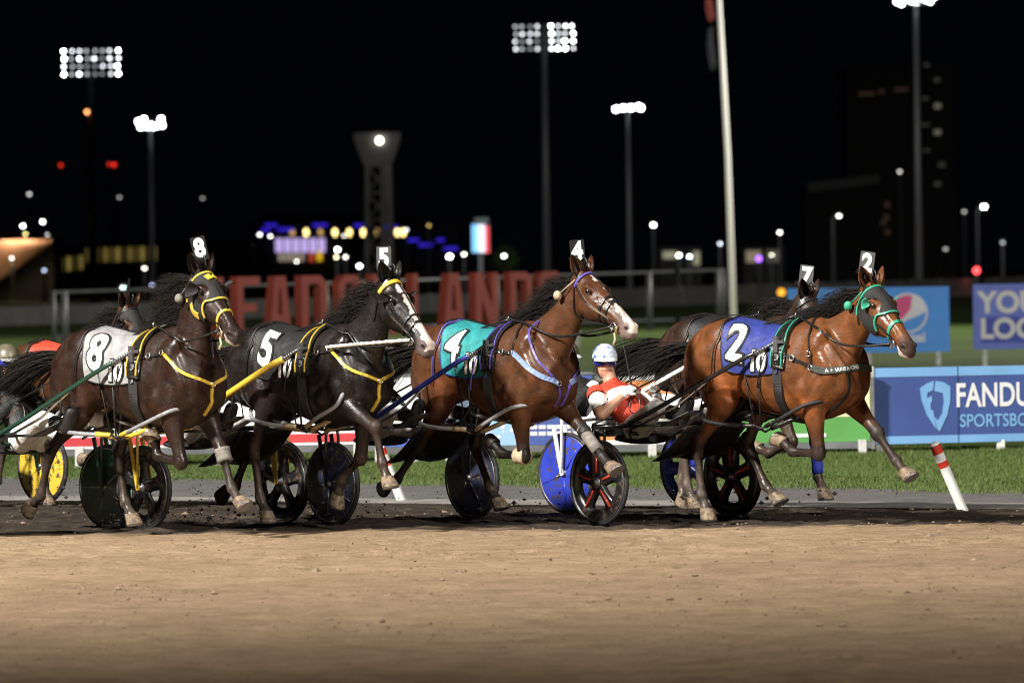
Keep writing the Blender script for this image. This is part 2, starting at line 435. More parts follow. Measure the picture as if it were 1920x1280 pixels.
    for g in (-1, 1):
        gr = gr + groove([(.47, .13 * g, 1.56), (.60, .21 * g, 1.36), (.70, .21 * g, 1.20), (.72, .20 * g, 1.06)], .016, .030)
        gr = gr + groove([(.30, .27 * g, 1.42), (.23, .30 * g, 1.22), (.24, .29 * g, 1.04), (.34, .26 * g, .92)], .016, .035)
        gr = gr + groove([(.52, .25 * g, 1.30), (.44, .26 * g, 1.14), (.33, .27 * g, 1.06)], .011, .024)
        gr = gr + groove([(.60, .24 * g, 1.14), (.52, .25 * g, 1.04), (.44, .24 * g, .95)], .010, .022)
        gr = gr + groove([(-.36, .24 * g, 1.44), (-.31, .27 * g, 1.26), (-.27, .26 * g, 1.06), (-.24, .22 * g, .94)], .016, .035)
        gr = gr + groove([(-.62, .24 * g, 1.44), (-.70, .24 * g, 1.26), (-.69, .22 * g, 1.06), (-.64, .2 * g, .90)], .013, .026)
        gr = gr + groove([(-.45, .28 * g, 1.36), (-.50, .28 * g, 1.18), (-.48, .27 * g, 1.02)], .008, .028)
        for i in range(5): gr = gr + groove([(.12 - .085 * i, .29 * g, 1.34), (.08 - .085 * i, .30 * g, 1.16), (.11 - .085 * i, .27 * g, .98)], .0035, .016)
        c0, c1, c2, c3 = [Vector(crest[i][0]) - crest[i][1] * (wid[i][1] + wid[i][2] * .45) for i in (1, 2, 4, 5)]
        gr = gr + groove([c + Vector((0, .12 * g, 0)) for c in (c0, c1, c2, c3)], .012, .03)
        gr = gr + groove([P + a * .30 + nn * -.045 + ss * (.075 * g), P + a * .45 + nn * -.045 + ss * (.055 * g), P + a * .56 + nn * -.05 + ss * (.055 * g)], .006, .016)
        gr = gr + groove([P + a * .50 + nn * -.125 + ss * (.055 * g), P + a * .60 + nn * -.118 + ss * (.055 * g), P + a * .67 + nn * -.112 + ss * (.04 * g)], .008, .010)
        for key in (('LF', 'LH') if g > 0 else ('RF', 'RH')):
            K_, F_ = H.legs[key][2], H.legs[key][3]; tt_ = (F_ - K_).normalized(); fb_ = Vector((0, 1, 0)).cross(tt_); fb_ = fb_ if (fb_.x < 0) else -fb_
            for yo in (-.032, .032): gr = gr + groove([K_.lerp(F_, q) + Vector((0, yo, 0)) + fb_ * .012 for q in (.2, .5, .85)], .007, .010)
    V = V - NV * gr[:, None]
    # --- colour of the coat
    base = np.array(sp['coat']); C_ = np.tile(base, (len(V), 1))
    dk = np.array(sp.get('points', (.012, .009, .008)))
    leg = np.zeros(len(V))
    for key, (sh, E, K, F, C, a4) in H.legs.items():
        up = sst(segdist(V, E, K)[1], .35, 1.0) * (segdist(V, E, K)[0] < .085)
        lo = np.maximum((segdist(V, K, F)[0] < .075).astype(float), (segdist(V, F, C)[0] < .08).astype(float))
        leg = np.maximum(leg, np.maximum(up * .9, lo))
        if key in sp.get('muddy', ()):
            pass
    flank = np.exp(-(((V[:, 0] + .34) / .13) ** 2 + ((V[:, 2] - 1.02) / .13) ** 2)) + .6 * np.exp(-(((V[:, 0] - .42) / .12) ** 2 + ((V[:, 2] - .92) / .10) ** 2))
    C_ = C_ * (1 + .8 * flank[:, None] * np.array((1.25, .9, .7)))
    top_ = sst(V[:, 2], 1.42, 1.58) * (V[:, 0] < .42); C_ = C_ * (1 - .35 * top_[:, None])
    C_ = C_ * (1 - leg[:, None]) + dk * leg[:, None]
    mud = np.array((.11, .085, .068)); nz = .5 + .5 * np.sin(V[:, 2] * 61 + 3 * np.sin(V[:, 0] * 43) + V[:, 1] * 57)
    low = sst(-V[:, 2], -.62, -.25) * leg * (.25 + .35 * nz)
    C_ = C_ * (1 - low[:, None]) + mud * low[:, None]
    # belly and flank lighter or darker, muzzle darker
    hz = sst(ht, .47, .60) * (np.abs(hs) < .13) * (hn > -.3) * (hn < .1) * (ht < .75)
    C_ = C_ * (1 - .8 * hz[:, None]) + np.array(sp.get('muzzle', (.035, .026, .024))) * .8 * hz[:, None]
    inhead = (ht > -.02) & (ht < .75) & (hn > -.32) & (hn < .08) & (np.abs(hs) < .14)
    if 'blaze' in sp:
        for (t0, t1, w0, w1, off) in sp['blaze']:
            wd = w0 + (w1 - w0) * np.clip((ht - t0) / (t1 - t0), 0, 1)
            k = inhead & (ht > t0) & (ht < t1) & (np.abs(hs - off + .006 * np.sin(ht * 60)) < wd) & (hn > -.075)
            C_[k] = (.62, .52, .47)
    if 'lip' in sp:
        k = inhead & (ht > .53) & (hn < -.105); C_[k] = sp['lip']
    C_ = C_ * (1 - sst(inn, .15, .6)[:, None]) + np.array((.012, .006, .006)) * sst(inn, .15, .6)[:, None]
    me.vertices.foreach_set('co', V.ravel()); me.update()
    set_colour(me, C_)
    coat = coat_material(); me.materials.append(coat)
    body = link('body', me, root); H.body = body
    H.me = me; H.V, H.NV = mesh_arrays(me); H.ht, H.hn, H.hs = ht, hn, hs
    H.bvh = BVHTree.FromPolygons([Vector(v) for v in H.V], [tuple(p.vertices) for p in me.polygons])
    # --- hooves
    for key, (sh, E, K, F, C, a4) in H.legs.items():
        d = Vector((math.sin(R(a4)), 0, -math.cos(R(a4)))); f = Vector((math.cos(R(a4)), 0, math.sin(R(a4))))
        hb = MB(); top = C - d * .012
        loft(hb, [(top, Y, f, .047, .048, .050), (top + d * .02 + f * .004, Y, f, .051, .054, .052), (top + d * .062 + f * .016, Y, f, .058, .066, .056), (top + d * .088 + f * .022, Y, f, .061, .072, .056)], n=18, sub=3)
        ho = hb.build('hoof', MAT(sp.get('hoofmat', {}).get(key, 'hoof_tan')), body)
        for pl in ho.data.polygons: pl.use_smooth = True
        sb = MB(); c2 = top + d * .0925 + f * .022
        loft(sb, [(c2 - d * .004, Y, f, .062, .073, .057), (c2 + d * .004, Y, f, .060, .071, .056)], n=18, sub=1)
        sb.build('horseshoe', MAT('steel_dark'), ho)
    # --- ears, eyes
    up = (nn * .80 - a * .60).normalized(); H.up = up
    for sg in (-1, 1):
        b0 = HP(.005, -.012, .052 * sg); axis = (up + ss * (.45 * sg) + Vector((-.10, 0, 0)) * sp.get('earback', 1)).normalized()
        face = (a * .75 + ss * (.55 * sg) + nn * .2); face = (face - axis * face.dot(axis)).normalized(); latv = axis.cross(face)
        eb = MB(); vs = []; nr, na = 9, 9; fs = []
        for lay in (0, 1):
            for i in range(nr):
                q = i / (nr - 1); wdt = .050 * (math.sin(math.pi * (.24 + .74 * q)) ** .8) * (1 - .15 * lay) + .001
                for k in range(na):
                    ang = R(-128 + 256 * k / (na - 1)) + math.pi
                    vs.append(b0 + axis * (-.02 + .160 * q) - face * (.02 * q * q) + face * (math.cos(ang) * wdt * .8) + latv * (math.sin(ang) * wdt))
        for lay in (0, 1):
            o0 = lay * nr * na
            for i in range(nr - 1):
                for k in range(na - 1):
                    q = (o0 + i * na + k, o0 + i * na + k + 1, o0 + (i + 1) * na + k + 1, o0 + (i + 1) * na + k)
                    fs.append(q if lay == 0 else q[::-1])
        eb.add(vs, fs, 0, True)
        eo = eb.build('ear', coat, body)
        ec = np.tile(base, (len(vs), 1)); ec[nr * na:] *= .45; ec[nr * na:] += .006
        set_colour(eo.data, ec)
        yb = MB(); yb.ball(HP(.185, -.052, .088 * sg), (.026, .018, .022), HM); yb.build('eye', MAT('eye'), body)
        if sp.get('lids', True):
            yl = MB(); yl.tube([HP(.155, -.05, .099 * sg), HP(.172, -.026, .103 * sg), HP(.20, -.028, .102 * sg), HP(.218, -.05, .095 * sg)], [.005, .008, .008, .005], n=6)
            lo_ = yl.build('eyelid', coat, body); set_colour(lo_.data, np.tile(base * .5, (len(yl.v), 1)))
    # --- mane and tail: many single locks
    rng = random.Random(sp['seed'])
    hm = MB(); crest_c = catmull([c for c, *_ in crest], 60); crest_u = catmull([u for _, u, _, _ in crest], 60)
    for k in range(sp.get('mane_n', 1500)):
        q = rng.random(); i = int(8 + q * 51); c = Vector(crest_c[i]); u = Vector(crest_u[i]).normalized()
        Lh = (.12 + .30 * rng.random()) * sp.get('mane', 1.0); sd = rng.uniform(-1, 1)
        st = c - u * .012 + Vector((0, rng.uniform(-.022, .022), 0))
        pts = [st]; dirv = (u * 1.0 + Vector((-.4, sd * .45, .1))).normalized(); p = st.copy()
        wind = Vector((-1.0, rng.uniform(-.35, .25), rng.uniform(-.45, .25)))
        for j in range(6):
            dirv = (dirv * .62 + wind * .42 + Vector((0, 0, -.10 * j * rng.random()))).normalized()
            p = p + dirv * (Lh / 6); pts.append(p.copy())
        pts = [Vector(x) for x in catmull(pts, 9)]
        wv = rng.uniform(0, 6.3); am = rng.uniform(0, .035)
        pts = [q_ + Vector((0, math.sin(wv + j * 1.1), math.cos(wv * 1.7 + j * 1.3))) * (am * j / 8) for j, q_ in enumerate(pts)]
        hm.tube(pts, [.0028, .0030, .0028, .0025, .0022, .002, .0016, .0012, .0006], n=3, cap=False)
    # forelock
    for k in range(40):
        st = HP(-.02 + rng.uniform(-.02, .02), .0, rng.uniform(-.035, .035)); p = st.copy(); dirv = up.copy(); pts = [st]
        for j in range(4):
            dirv = (dirv * .6 + Vector((-.5, rng.uniform(-.3, .3), .1))).normalized(); p = p + dirv * .035; pts.append(p.copy())
        hm.tube(pts, [.006, .006, .005, .003, .001], n=4, cap=False)
    hm.build('mane', MAT('hair'), body)
    tb = MB(); dock = Vector((-.865, 0, 1.34)); tdir = Vector(sp.get('tail', (-1, -.05, -.25))).normalized()
    for k in range(sp.get('tail_n', 800)):
        st = dock + Vector((rng.uniform(-.02, .03), rng.uniform(-.04, .04), rng.uniform(-.05, .04)))
        Lh = rng.uniform(.45, .85) * sp.get('tail_len', 1.0); dirv = (Vector((-.9, rng.uniform(-.25, .25), rng.uniform(-.1, .35)))).normalized(); p = st.copy(); pts = [st]
        off = Vector((rng.uniform(-.2, .2), rng.gauss(0, .10), rng.gauss(-.03, .12)))
        for j in range(7):
            dirv = (dirv * .66 + (tdir + off) * .36 + Vector((0, 0, -.035 * j))).normalized(); p = p + dirv * (Lh / 7); pts.append(p.copy())
        pts = [Vector(x) for x in catmull(pts, 11)]
        tb.tube(pts, [.004, .0042, .004, .0038, .0035, .003, .0027, .0023, .0018, .0013, .0006], n=3, cap=False)
    tb.tube([Vector((-.80, 0, 1.40)), dock, dock + tdir * .18], [.05, .035, .012], n=10)
    tb.build('tail', MAT('hair'), body)
    return H

# ---- things laid onto the horse's skin
def skin(H, p):
    r = H.bvh.find_nearest(Vector(p)); return r[0], r[1]
def radial(H, x, phi):
    """surface point of the trunk at x, phi from the spine (+ is the horse's right side)"""
    d = Vector((0, -math.sin(phi), math.cos(phi))); o = Vector((x, 0, 1.2)) + d * .75
    r = H.bvh.ray_cast(o, -d)
    if r[0] is None: return skin(H, o)
    return r[0], r[1]
def ribbon(mb, pts, nrm, width, thick, mi=0, closed=False):
    pts = [Vector(p) for p in pts]; m = len(pts); vs = []; fs = []
    for i in range(m):
        if closed: t = pts[(i + 1) % m] - pts[i - 1]
        else: t = pts[min(i + 1, m - 1)] - pts[max(i - 1, 0)]
        t.normalize(); n = Vector(nrm[i]); n = (n - t * n.dot(t)).normalized(); b = t.cross(n)
        for (x, y) in ((-.5, 0), (.5, 0), (.46, 1), (-.46, 1)):
            vs.append(pts[i] + b * (x * width) + n * (y * thick))
    for i in range(m if closed else m - 1):
        j = (i + 1) % m
        for k in range(4):
            k2 = (k + 1) % 4; fs.append((i * 4 + k, j * 4 + k, j * 4 + k2, i * 4 + k2))
    if not closed: fs += [(0, 1, 2, 3), tuple((m - 1) * 4 + k for k in (3, 2, 1, 0))]
    mb.add(vs, fs, mi)
def strap_on(H, mb, pts, width, thick=.008, lift=.004, n=28, mi=0, closed=False):
    P = catmull(pts + [pts[0]] if closed else pts, n + (1 if closed else 0))
    if closed: P = P[:-1]
    pos = []; nr = []
    for p in P:
        q, nn = skin(H, p); pos.append(np.array(q + nn * lift)); nr.append(np.array(nn))
    pos, nr = np.array(pos), np.array(nr)
    for _ in range(2):
        if closed: pos = (np.roll(pos, 1, 0) + 2 * pos + np.roll(pos, -1, 0)) / 4; nr = (np.roll(nr, 1, 0) + 2 * nr + np.roll(nr, -1, 0)) / 4
        else:
            pos[1:-1] = (pos[:-2] + 2 * pos[1:-1] + pos[2:]) / 4; nr[1:-1] = (nr[:-2] + 2 * nr[1:-1] + nr[2:]) / 4
    ribbon(mb, pos, nr, width, thick, mi, closed)
    return [Vector(p) for p in pos]
def patch(H, mask, off, name, m, parent):
    """a piece of cloth that follows the skin: all faces whose corners lie in mask, lifted by off"""
    idx = -np.ones(len(H.V), int); ids = np.nonzero(mask)[0]; idx[ids] = np.arange(len(ids))
    fs = []
    for p in H.me.polygons:
        q = [idx[i] for i in p.vertices]
        if min(q) >= 0: fs.append(tuple(q))
    vs = H.V[ids] + H.NV[ids] * off
    me = bpy.data.meshes.new(name); me.from_pydata([tuple(v) for v in vs], [], fs); me.materials.append(m)
    me.polygons.foreach_set('use_smooth', [True] * len(fs)); me.update()
    return link(name, me, parent)

def flank_surface(H, x0, x1, vmax, side=1, nx=15, nv=22):
    """grid of points on the flank: x along the horse, v the way down from the spine"""
    xs = np.linspace(x0, x1, nx); vs = np.linspace(0, vmax, nv); G = np.zeros((nx, nv, 3)); NN = np.zeros((nx, nv, 3))
    for i, x in enumerate(xs):
        pr = [radial(H, x, side * R(d)) for d in np.linspace(0, 118, 48)]
        pts = np.array([p[0] for p in pr]); nr = np.array([p[1] for p in pr])
        s = np.concatenate([[0], np.cumsum(np.linalg.norm(np.diff(pts, axis=0), axis=1))])
        for c in range(3):
            G[i, :, c] = np.interp(vs, s, pts[:, c]); NN[i, :, c] = np.interp(vs, s, nr[:, c])
    for _ in range(2):
        G[1:-1] = (G[:-2] + 2 * G[1:-1] + G[2:]) / 4; NN[1:-1] = (NN[:-2] + 2 * NN[1:-1] + NN[2:]) / 4
    def S(x, v, off):
        fx = np.clip((x - x0) / (x1 - x0) * (nx - 1), 0, nx - 1.001); fv = np.clip(v / vmax * (nv - 1), 0, nv - 1.001)
        i, j = int(fx), int(fv); a, b = fx - i, fv - j
        f = lambda A: A[i, j] * (1 - a) * (1 - b) + A[i + 1, j] * a * (1 - b) + A[i, j + 1] * (1 - a) * b + A[i + 1, j + 1] * a * b
        n = f(NN); n = n / np.linalg.norm(n)
        return Vector(f(G) + n * off)
    return S
def cloth_text(H, S, body, xc, vc, size, off, m, parent, bold, squash=1.0, name='numeral', slant=0.0):
    vs, fs = text_mesh(body, size, bold, 'CENTER', squash)
    bm = bmesh.new(); bv = [bm.verts.new(v) for v in vs]
    for f in fs:
        try: bm.faces.new([bv[i] for i in f])
        except ValueError: pass
    lo, hi = vs.min(0), vs.max(0)
    for ax in (0, 1):
        k = lo[ax] + .02
        while k < hi[ax]:
            no = Vector((1, 0, 0)) if ax == 0 else Vector((0, 1, 0))
            bmesh.ops.bisect_plane(bm, geom=bm.verts[:] + bm.edges[:] + bm.faces[:], plane_co=no * k, plane_no=no); k += .022
    cy = (lo[1] + hi[1]) / 2
    for v in bm.verts:
        yy = v.co.y - cy
        v.co = S(xc + v.co.x + slant * yy, vc - yy, off)
    me = bpy.data.meshes.new(name); bm.to_mesh(me); bm.free(); me.materials.append(m)
    return link(name, me, parent)
# ================================================================== harness
def MAT(k): return MATS[k]
def make_materials():
    mat('hoof_tan', (.20, .145, .095), .7, dirt=(30, .50, (.09, .068, .05)), noise=(40, .3), bump=(60, .3)); mat('hoof_dark', (.035, .028, .024), .5, noise=(40, .3))
    mat('hoof_white', (.5, .44, .36), .6, noise=(40, .25)); mat('steel_dark', (.25, .25, .26), .4, .9); mat('steel', (.75, .75, .76), .22, 1.0)
    mat('eye', (.006, .004, .004), .05, coat=1.0); mat('hair', (.009, .0075, .0065), .6, spec=.22)
    mat('leather', (.012, .011, .011), .32, noise=(30, .3), bump=(120, .15)); mat('leather_brown', (.05, .035, .025), .4, noise=(30, .3))
    mat('nylon_black', (.010, .010, .011), .55, bump=(200, .2)); mat('hood_cloth', (.013, .012, .012), .75, bump=(180, .25), noise=(12, .3))
    mat('white_cloth', (.78, .76, .74), .7, bump=(90, .2)); mat('print_white', (.82, .82, .80), .5); mat('print_black', (.012, .012, .012), .5)
    mat('fleece', (.55, .52, .47), .9, bump=(80, .6)); mat('rope_white', (.6, .57, .5), .8, bump=(90, .5))
    for n, c in dict(yellow=(.58, .40, .045), green=(.03, .27, .17), teal=(.018, .21, .22), purple=(.085, .06, .30), blue=(.022, .034, .20), royal=(.03, .05, .40), skyblue=(.20, .28, .48), grey=(.33, .34, .36),
                     red=(.50, .05, .025), navy=(.020, .024, .045), silver=(.26, .26, .265), black=(.010, .010, .011), white=(.78, .77, .75), tan=(.42, .33, .20), charcoal=(.055, .065, .06)).items():
        mat('strap_' + n, c, .42, noise=(35, .18))
        mat('cloth_' + n, c, .62, noise=(14, .22), bump=(22, .55))
        mat('paint_' + n, c, .28, coat=.4, dirt=(26, .66, (.06, .045, .035)))
        mat('wheel_' + n, c, .3, coat=.25, noise=(5, .2), dirt=(19, .55, (.07, .052, .04)))
    mat('tyre', (.012, .012, .012), .65, noise=(20, .4), dirt=(12, .55, (.06, .046, .036)))
    mat('hobble_grey', (.23, .235, .25), .35, noise=(40, .2), dirt=(30, .62, (.10, .08, .06)))
    mat('boot_tan', (.42, .32, .22), .75, bump=(70, .3), noise=(25, .2)); mat('boot_grey', (.17, .155, .14), .8, bump=(70, .3), noise=(25, .3))
    mat('wrap_blue', (.03, .05, .42), .7, bump=(70, .3)); mat('plate_grey', (.07, .07, .073), .35, noise=(20, .2)); mat('plate_black', (.012, .012, .012), .3)

def harness(H, t):
    """t: colours and kinds of this horse's tack"""
    sp = H.sp; HP = H.HP; root = H.root; body = H.body
    trim = MAT('strap_' + t['trim']); blk = MAT('leather')
    # ---- number cloth on both flanks, one sheet over the back
    Sr = flank_surface(H, -.50, .34, .62, 1); Sl = flank_surface(H, -.50, .34, .62, -1)
    cb = MB(); nx, nv = 14, 20; vs = []; vmax = t.get('cloth_v', .53); xa, xb = t.get('cloth_x', (-.40, .22))
    rows = [('l', q) for q in np.linspace(vmax, 0, nv)] + [('r', q) for q in np.linspace(0, vmax, nv)[1:]]
    for sd, v in rows:
        for i in range(nx):
            q = i / (nx - 1); x = (xa + .05 * (v / vmax)) * (1 - q) + xb * q
            wv = (.0045 * math.sin(x * 26 + v * 17) + .0025 * math.sin(x * 61 - v * 34)) * (.25 + .75 * v / vmax)
            vs.append((Sl if sd == 'l' else Sr)(x, v + .02 * (1 - q) * (v / vmax), .012 + wv))
    fs = [(j * nx + i, j * nx + i + 1, (j + 1) * nx + i + 1, (j + 1) * nx + i) for j in range(len(rows) - 1) for i in range(nx - 1)]
    cb.add(vs, fs, 0, True)
    cl = cb.build('saddle_cloth', MAT('cloth_' + t['cloth']), root); cl['label'] = t['cloth_label']
    hm = MB()
    edge = [vs[(len(rows) - 1) * nx + i] for i in range(nx)]
    hm.tube(edge, .006, n=6); hm.tube([vs[j * nx] for j in range(nv - 1, len(rows))], .005, n=6)
    hm.build('hem', MAT('strap_' + t.get('hem', 'black')), cl)
    num = t.get('num')
    if num:
        nx_, nv_, ns = t.get('numpos', (-.22, .31, .37))
        cloth_text(H, Sr, num, nx_, nv_, ns, .0215, MAT('print_black'), cl, t.get('nbold', .013) + .018, .92, 'numeral_outline')
        cloth_text(H, Sr, num, nx_, nv_, ns, .0240, MAT('print_white'), cl, t.get('nbold', .013), .92, 'numeral')
        tx, tv, ts = t.get('tenpos', (.025, .43, .20))
        cloth_text(H, Sr, '10', tx, tv, ts, .0215, MAT('print_black'), cl, .021, .85, 'race_number_outline')
        cloth_text(H, Sr, '10', tx, tv, ts, .0235, MAT('print_white'), cl, .009, .85, 'race_number')
    # ---- harness saddle with girth
    sb = MB(); xs = .225
    arc = [radial(H, xs, R(d)) for d in np.linspace(-92, 92, 40)]
    ribbon(sb, [p + n * .016 for p, n in arc], [n for p, n in arc], .115, .022)
    so = sb.build('harness_saddle', MAT('leather'), root)
    tb = MB()
    for dx in (-.05, .05):
        tb = MB(); arc2 = [radial(H, xs + dx, R(d)) for d in np.linspace(-88, 88, 40)]
        ribbon(tb, [p + n * .036 for p, n in arc2], [n for p, n in arc2], .010, .008); tb.build('piping', trim, so)
    gb = MB()
    ar = [radial(H, xs - .02 if abs(d - 180) > 75 else xs - .02, R(d)) for d in np.linspace(82, 278, 60)]
    ar = [(p, n) for p, n in ar if (p - Vector((xs, 0, 1.2))).length < .47]
    ribbon(gb, [p + n * .006 for p, n in ar], [n for p, n in ar], .075, .012)
    gb.build('girth', MAT('nylon_black'), root)
    kb = MB(); term = []
    for sg in (-1, 1):
        p, n = radial(H, xs, R(12) * -sg)
        c = p + Vector((0, 0, .065)); term.append(c)
        kb.tube([c + Vector((0, .022 * math.cos(q), .022 * math.sin(q))) for q in np.linspace(0, 2 * math.pi, 13)[:-1]], .005, n=6, closed=True)
        kb.tube([p + n * .03, c - Vector((0, 0, .02))], .006, n=6)
    p, n = radial(H, xs, 0)
    kb.tube([p + n * .03, p + Vector((.03, 0, .09)), p + Vector((.055, 0, .075))], .006, n=6)
    kb.build('terret', MAT('steel'), so); H.term = term
    H.tugs = []
    for sg in (-1, 1):
        p, n = radial(H, xs - .01, R(56) * -sg); q = p + n * .06; H.tugs.append(q)
        bb = MB(); bb.box(q - Vector((0, 0, .02)), (.022, .012, .06)); bb.tube([p + n * .03, q], .012, n=8); bb.box(q + Vector((.05, 0, -.0)), (.03, .008, .012))
        bb.build('shaft_coupler', MAT('steel_dark'), so)
        for d in range(3):
            pb = MB()
            p2, n2 = radial(H, xs + (d - 1) * .03, R(66 + 5 * d) * -sg)
            p3, n3 = radial(H, xs + (d - 1) * .03, R(86) * -sg)
            ribbon(pb, [p2 + n2 * .04, (p2 + p3) / 2 + n2 * .046, p3 + n3 * .03], [n2, n2, n3], .016, .008)
            pb.build('girth_billet', MAT('leather_brown' if t.get('brown') else 'leather'), so)
    # ---- back strap to the tail
    bs = MB(); arcx = [radial(H, x, 0) for x in np.linspace(.18, -.80, 24)]
    ribbon(bs, [p + n * .014 for p, n in arcx], [n for p, n in arcx], .03, .008)
    bs.build('back_strap', blk, root)
    lb = MB()
    for (x, d0, d1) in t.get('thin_lines', ((-.36, 8, 112), (.12, 60, 118))):
        lb = MB(); ar = [radial(H, x - .10 * q, R(d0 + (d1 - d0) * q)) for q in np.linspace(0, 1, 20)]
        lb.tube([p + n * .022 for p, n in ar], .0065, n=5); lb.build('hobble_hanger', MAT('strap_' + t.get('lines', 'black')), root)
    # ---- breast collar
    bc = MB(); kind = t['breast']; col = MAT('strap_' + t['breast_col'])
    if kind == 'Y':
        for sg in (-1, 1):
            strap_on(H, bc, [(.27, .30 * sg, 1.36), (.38, .30 * sg, 1.37), (.50, .27 * sg, 1.385)], .022, n=12, mi=1)
            strap_on(H, bc, [(.50, .27 * sg, 1.385), (.60, .27 * sg, 1.31), (.70, .20 * sg, 1.22), (.80, .0, 1.14)], .024, .010, n=18)
        strap_on(H, bc, [(.80, 0, 1.14), (.80, 0, 1.06), (.78, 0, .98), (.70, 0, .90)], .026, .012, n=10)
    elif kind == 'H':
        for sg in (-1, 1):
            strap_on(H, bc, [(.27, .32 * sg, 1.31), (.40, .32 * sg, 1.25), (.52, .30 * sg, 1.20)], .026, n=12, mi=1)
            strap_on(H, bc, [(.52, .30 * sg, 1.20), (.62, .28 * sg, 1.175), (.72, .20 * sg, 1.18), (.82, 0, 1.20)], .05, .014, n=18)
            strap_on(H, bc, [(.52, .30 * sg, 1.20), (.50, .28 * sg, 1.36), (.44, .15 * sg, 1.56), (.41, 0, 1.64)], .018, n=16, mi=1)
        strap_on(H, bc, [(.74, -.12, 1.17), (.72, -.10, 1.02), (.58, -.10, .88), (.42, -.08, .82)], .032, n=14, mi=1)
    else:
        for sg in (-1, 1):
            strap_on(H, bc, [(.27, .32 * sg, 1.37), (.38, .32 * sg, 1.35), (.46, .30 * sg, 1.345)], .026, n=12, mi=1)
            strap_on(H, bc, [(.46, .30 * sg, 1.345), (.58, .28 * sg, 1.27), (.70, .20 * sg, 1.17), (.78, .06 * sg, 1.10)], .040, .012, n=18)
            strap_on(H, bc, [(.46, .30 * sg, 1.34), (.455, .25 * sg, 1.46), (.43, .12 * sg, 1.58)], .018, n=12, mi=1)
            strap_on(H, bc, [(.56, .16 * sg, 1.62), (.62, .22 * sg, 1.45), (.70, .21 * sg, 1.28), (.78, .10 * sg, 1.14), (.80, .03 * sg, 1.04), (.72, .02 * sg, .90)], .018, .010, n=24, mi=2)
    bc.build('breast_collar', [col, blk, MAT('strap_' + t.get('breast2', 'purple'))], root)
    if t.get('breast_text'):
        ftx = t['breast_text']; vs_, fs_ = text_mesh(ftx, .036, .0006)
        ptsn = [skin(H, p) for p in catmull([(.62, -.28, 1.175), (.72, -.20, 1.18), (.80, -.08, 1.195), (.82, 0, 1.20)], 30)]
        P_ = np.array([p + n * .0205 for p, n in ptsn]); s_ = np.concatenate([[0], np.cumsum(np.linalg.norm(np.diff(P_, axis=0), axis=1))])
        vv = []
        for v in vs_:
            d = s_[-1] * .55 + v[0]; vv.append((np.interp(d, s_, P_[:, 0]), np.interp(d, s_, P_[:, 1]), np.interp(d, s_, P_[:, 2]) + v[1]))
        me = bpy.data.meshes.new('collar_lettering'); me.from_pydata(vv, [], fs_); me.materials.append(MAT('print_white')); link('collar_lettering', me, root)
    # ---- rings and buckles on the collar
    for (q0) in {'Y': [(.80, 0, 1.14), (.50, -.27, 1.385), (.36, -.30, 1.37)], 'H': [(.52, -.30, 1.20), (.36, -.32, 1.275), (.505, -.29, 1.30)], 'V': [(.46, -.30, 1.345), (.36, -.32, 1.355), (.78, -.06, 1.10)]}[kind]:
        p, n = skin(H, q0); p = p + n * .022; u1 = n.orthogonal().normalized(); u2 = n.cross(u1); kb_ = MB()
        kb_.tube([p + u1 * (.020 * math.cos(q)) + u2 * (.020 * math.sin(q)) for q in np.linspace(0, 2 * math.pi, 13)[:-1]], .0045, n=6, closed=True); kb_.build('buckle', MAT('steel'), root)
    # ---- bridle
    br = MB()
    def hs(pts, w, mi=0, n=18, th=.006, lift=.004, closed=False): return strap_on(H, br, [HP(*p) for p in pts], w, th, lift, n, mi, closed)
    bl = t.get('bridle_lift', .004)
    hs([(.055, -.10, -.11), (.05, -.03, -.09), (.055, .03, 0), (.05, -.03, .09), (.055, -.10, .11)], t.get('brow_w', .018), 1, 22, .008, bl + .004)
    for sg in (-1, 1):
        hs([(.02, .0, .06 * sg), (.07, -.09, .11 * sg), (.25, -.12, .12 * sg), (.40, -.11, .08 * sg), (.49, -.115, .07 * sg)], .018, t.get('cheek_mi', 0), 20, lift=bl)
        hs([(.01, -.02, .08 * sg), (.06, -.15, .12 * sg), (.12, -.24, .08 * sg), (.13, -.30, 0)], .014, 0, 14, lift=bl)
    for (tn, w_, mi_) in t.get('nosebands', ((.40, .026, 1),)):
        hs([(tn, .02, 0), (tn, -.02, -.08), (tn + .02, -.09, -.09), (tn + .04, -.20, -.03), (tn + .04, -.21, .03), (tn + .02, -.09, .09), (tn, -.02, .08)], w_, mi_, 26, .008, bl, True)
    hs([(.02, .03, 0), (.16, .04, 0), (.30, .03, 0), (.42, .02, 0)], .010, 0, 12, lift=bl)
    br.build('bridle', [blk, trim, MAT('steel')], root)
    H.bits = []
    for sg in (-1, 1):
        rb = MB(); c = HP(.505, -.118, .068 * sg); H.bits.append(c)
        rb.tube([c + H.a * (.026 * math.cos(q)) + H.n * (.026 * math.sin(q)) for q in np.linspace(0, 2 * math.pi, 15)[:-1]], .005, n=6, closed=True)
        rb.tube([c, c - H.n * .05 + H.a * .01], .005, n=6)
        rb.build('bit_ring', MAT('steel'), root)
    cr = MB(); c0, c1 = HP(.02, .03, 0), radial(H, .24, 0)[0] + Vector((0, 0, .10))
    top = [c0, HP(-.06, .06, 0)] + [Vector(c + u * .05) for c, u, *_ in H.crest[::-1][1:4]] + [c1]
    cr.tube([Vector(p) for p in catmull(top, 24)], .006, n=6)
    cr.build('check_rein', blk, root)
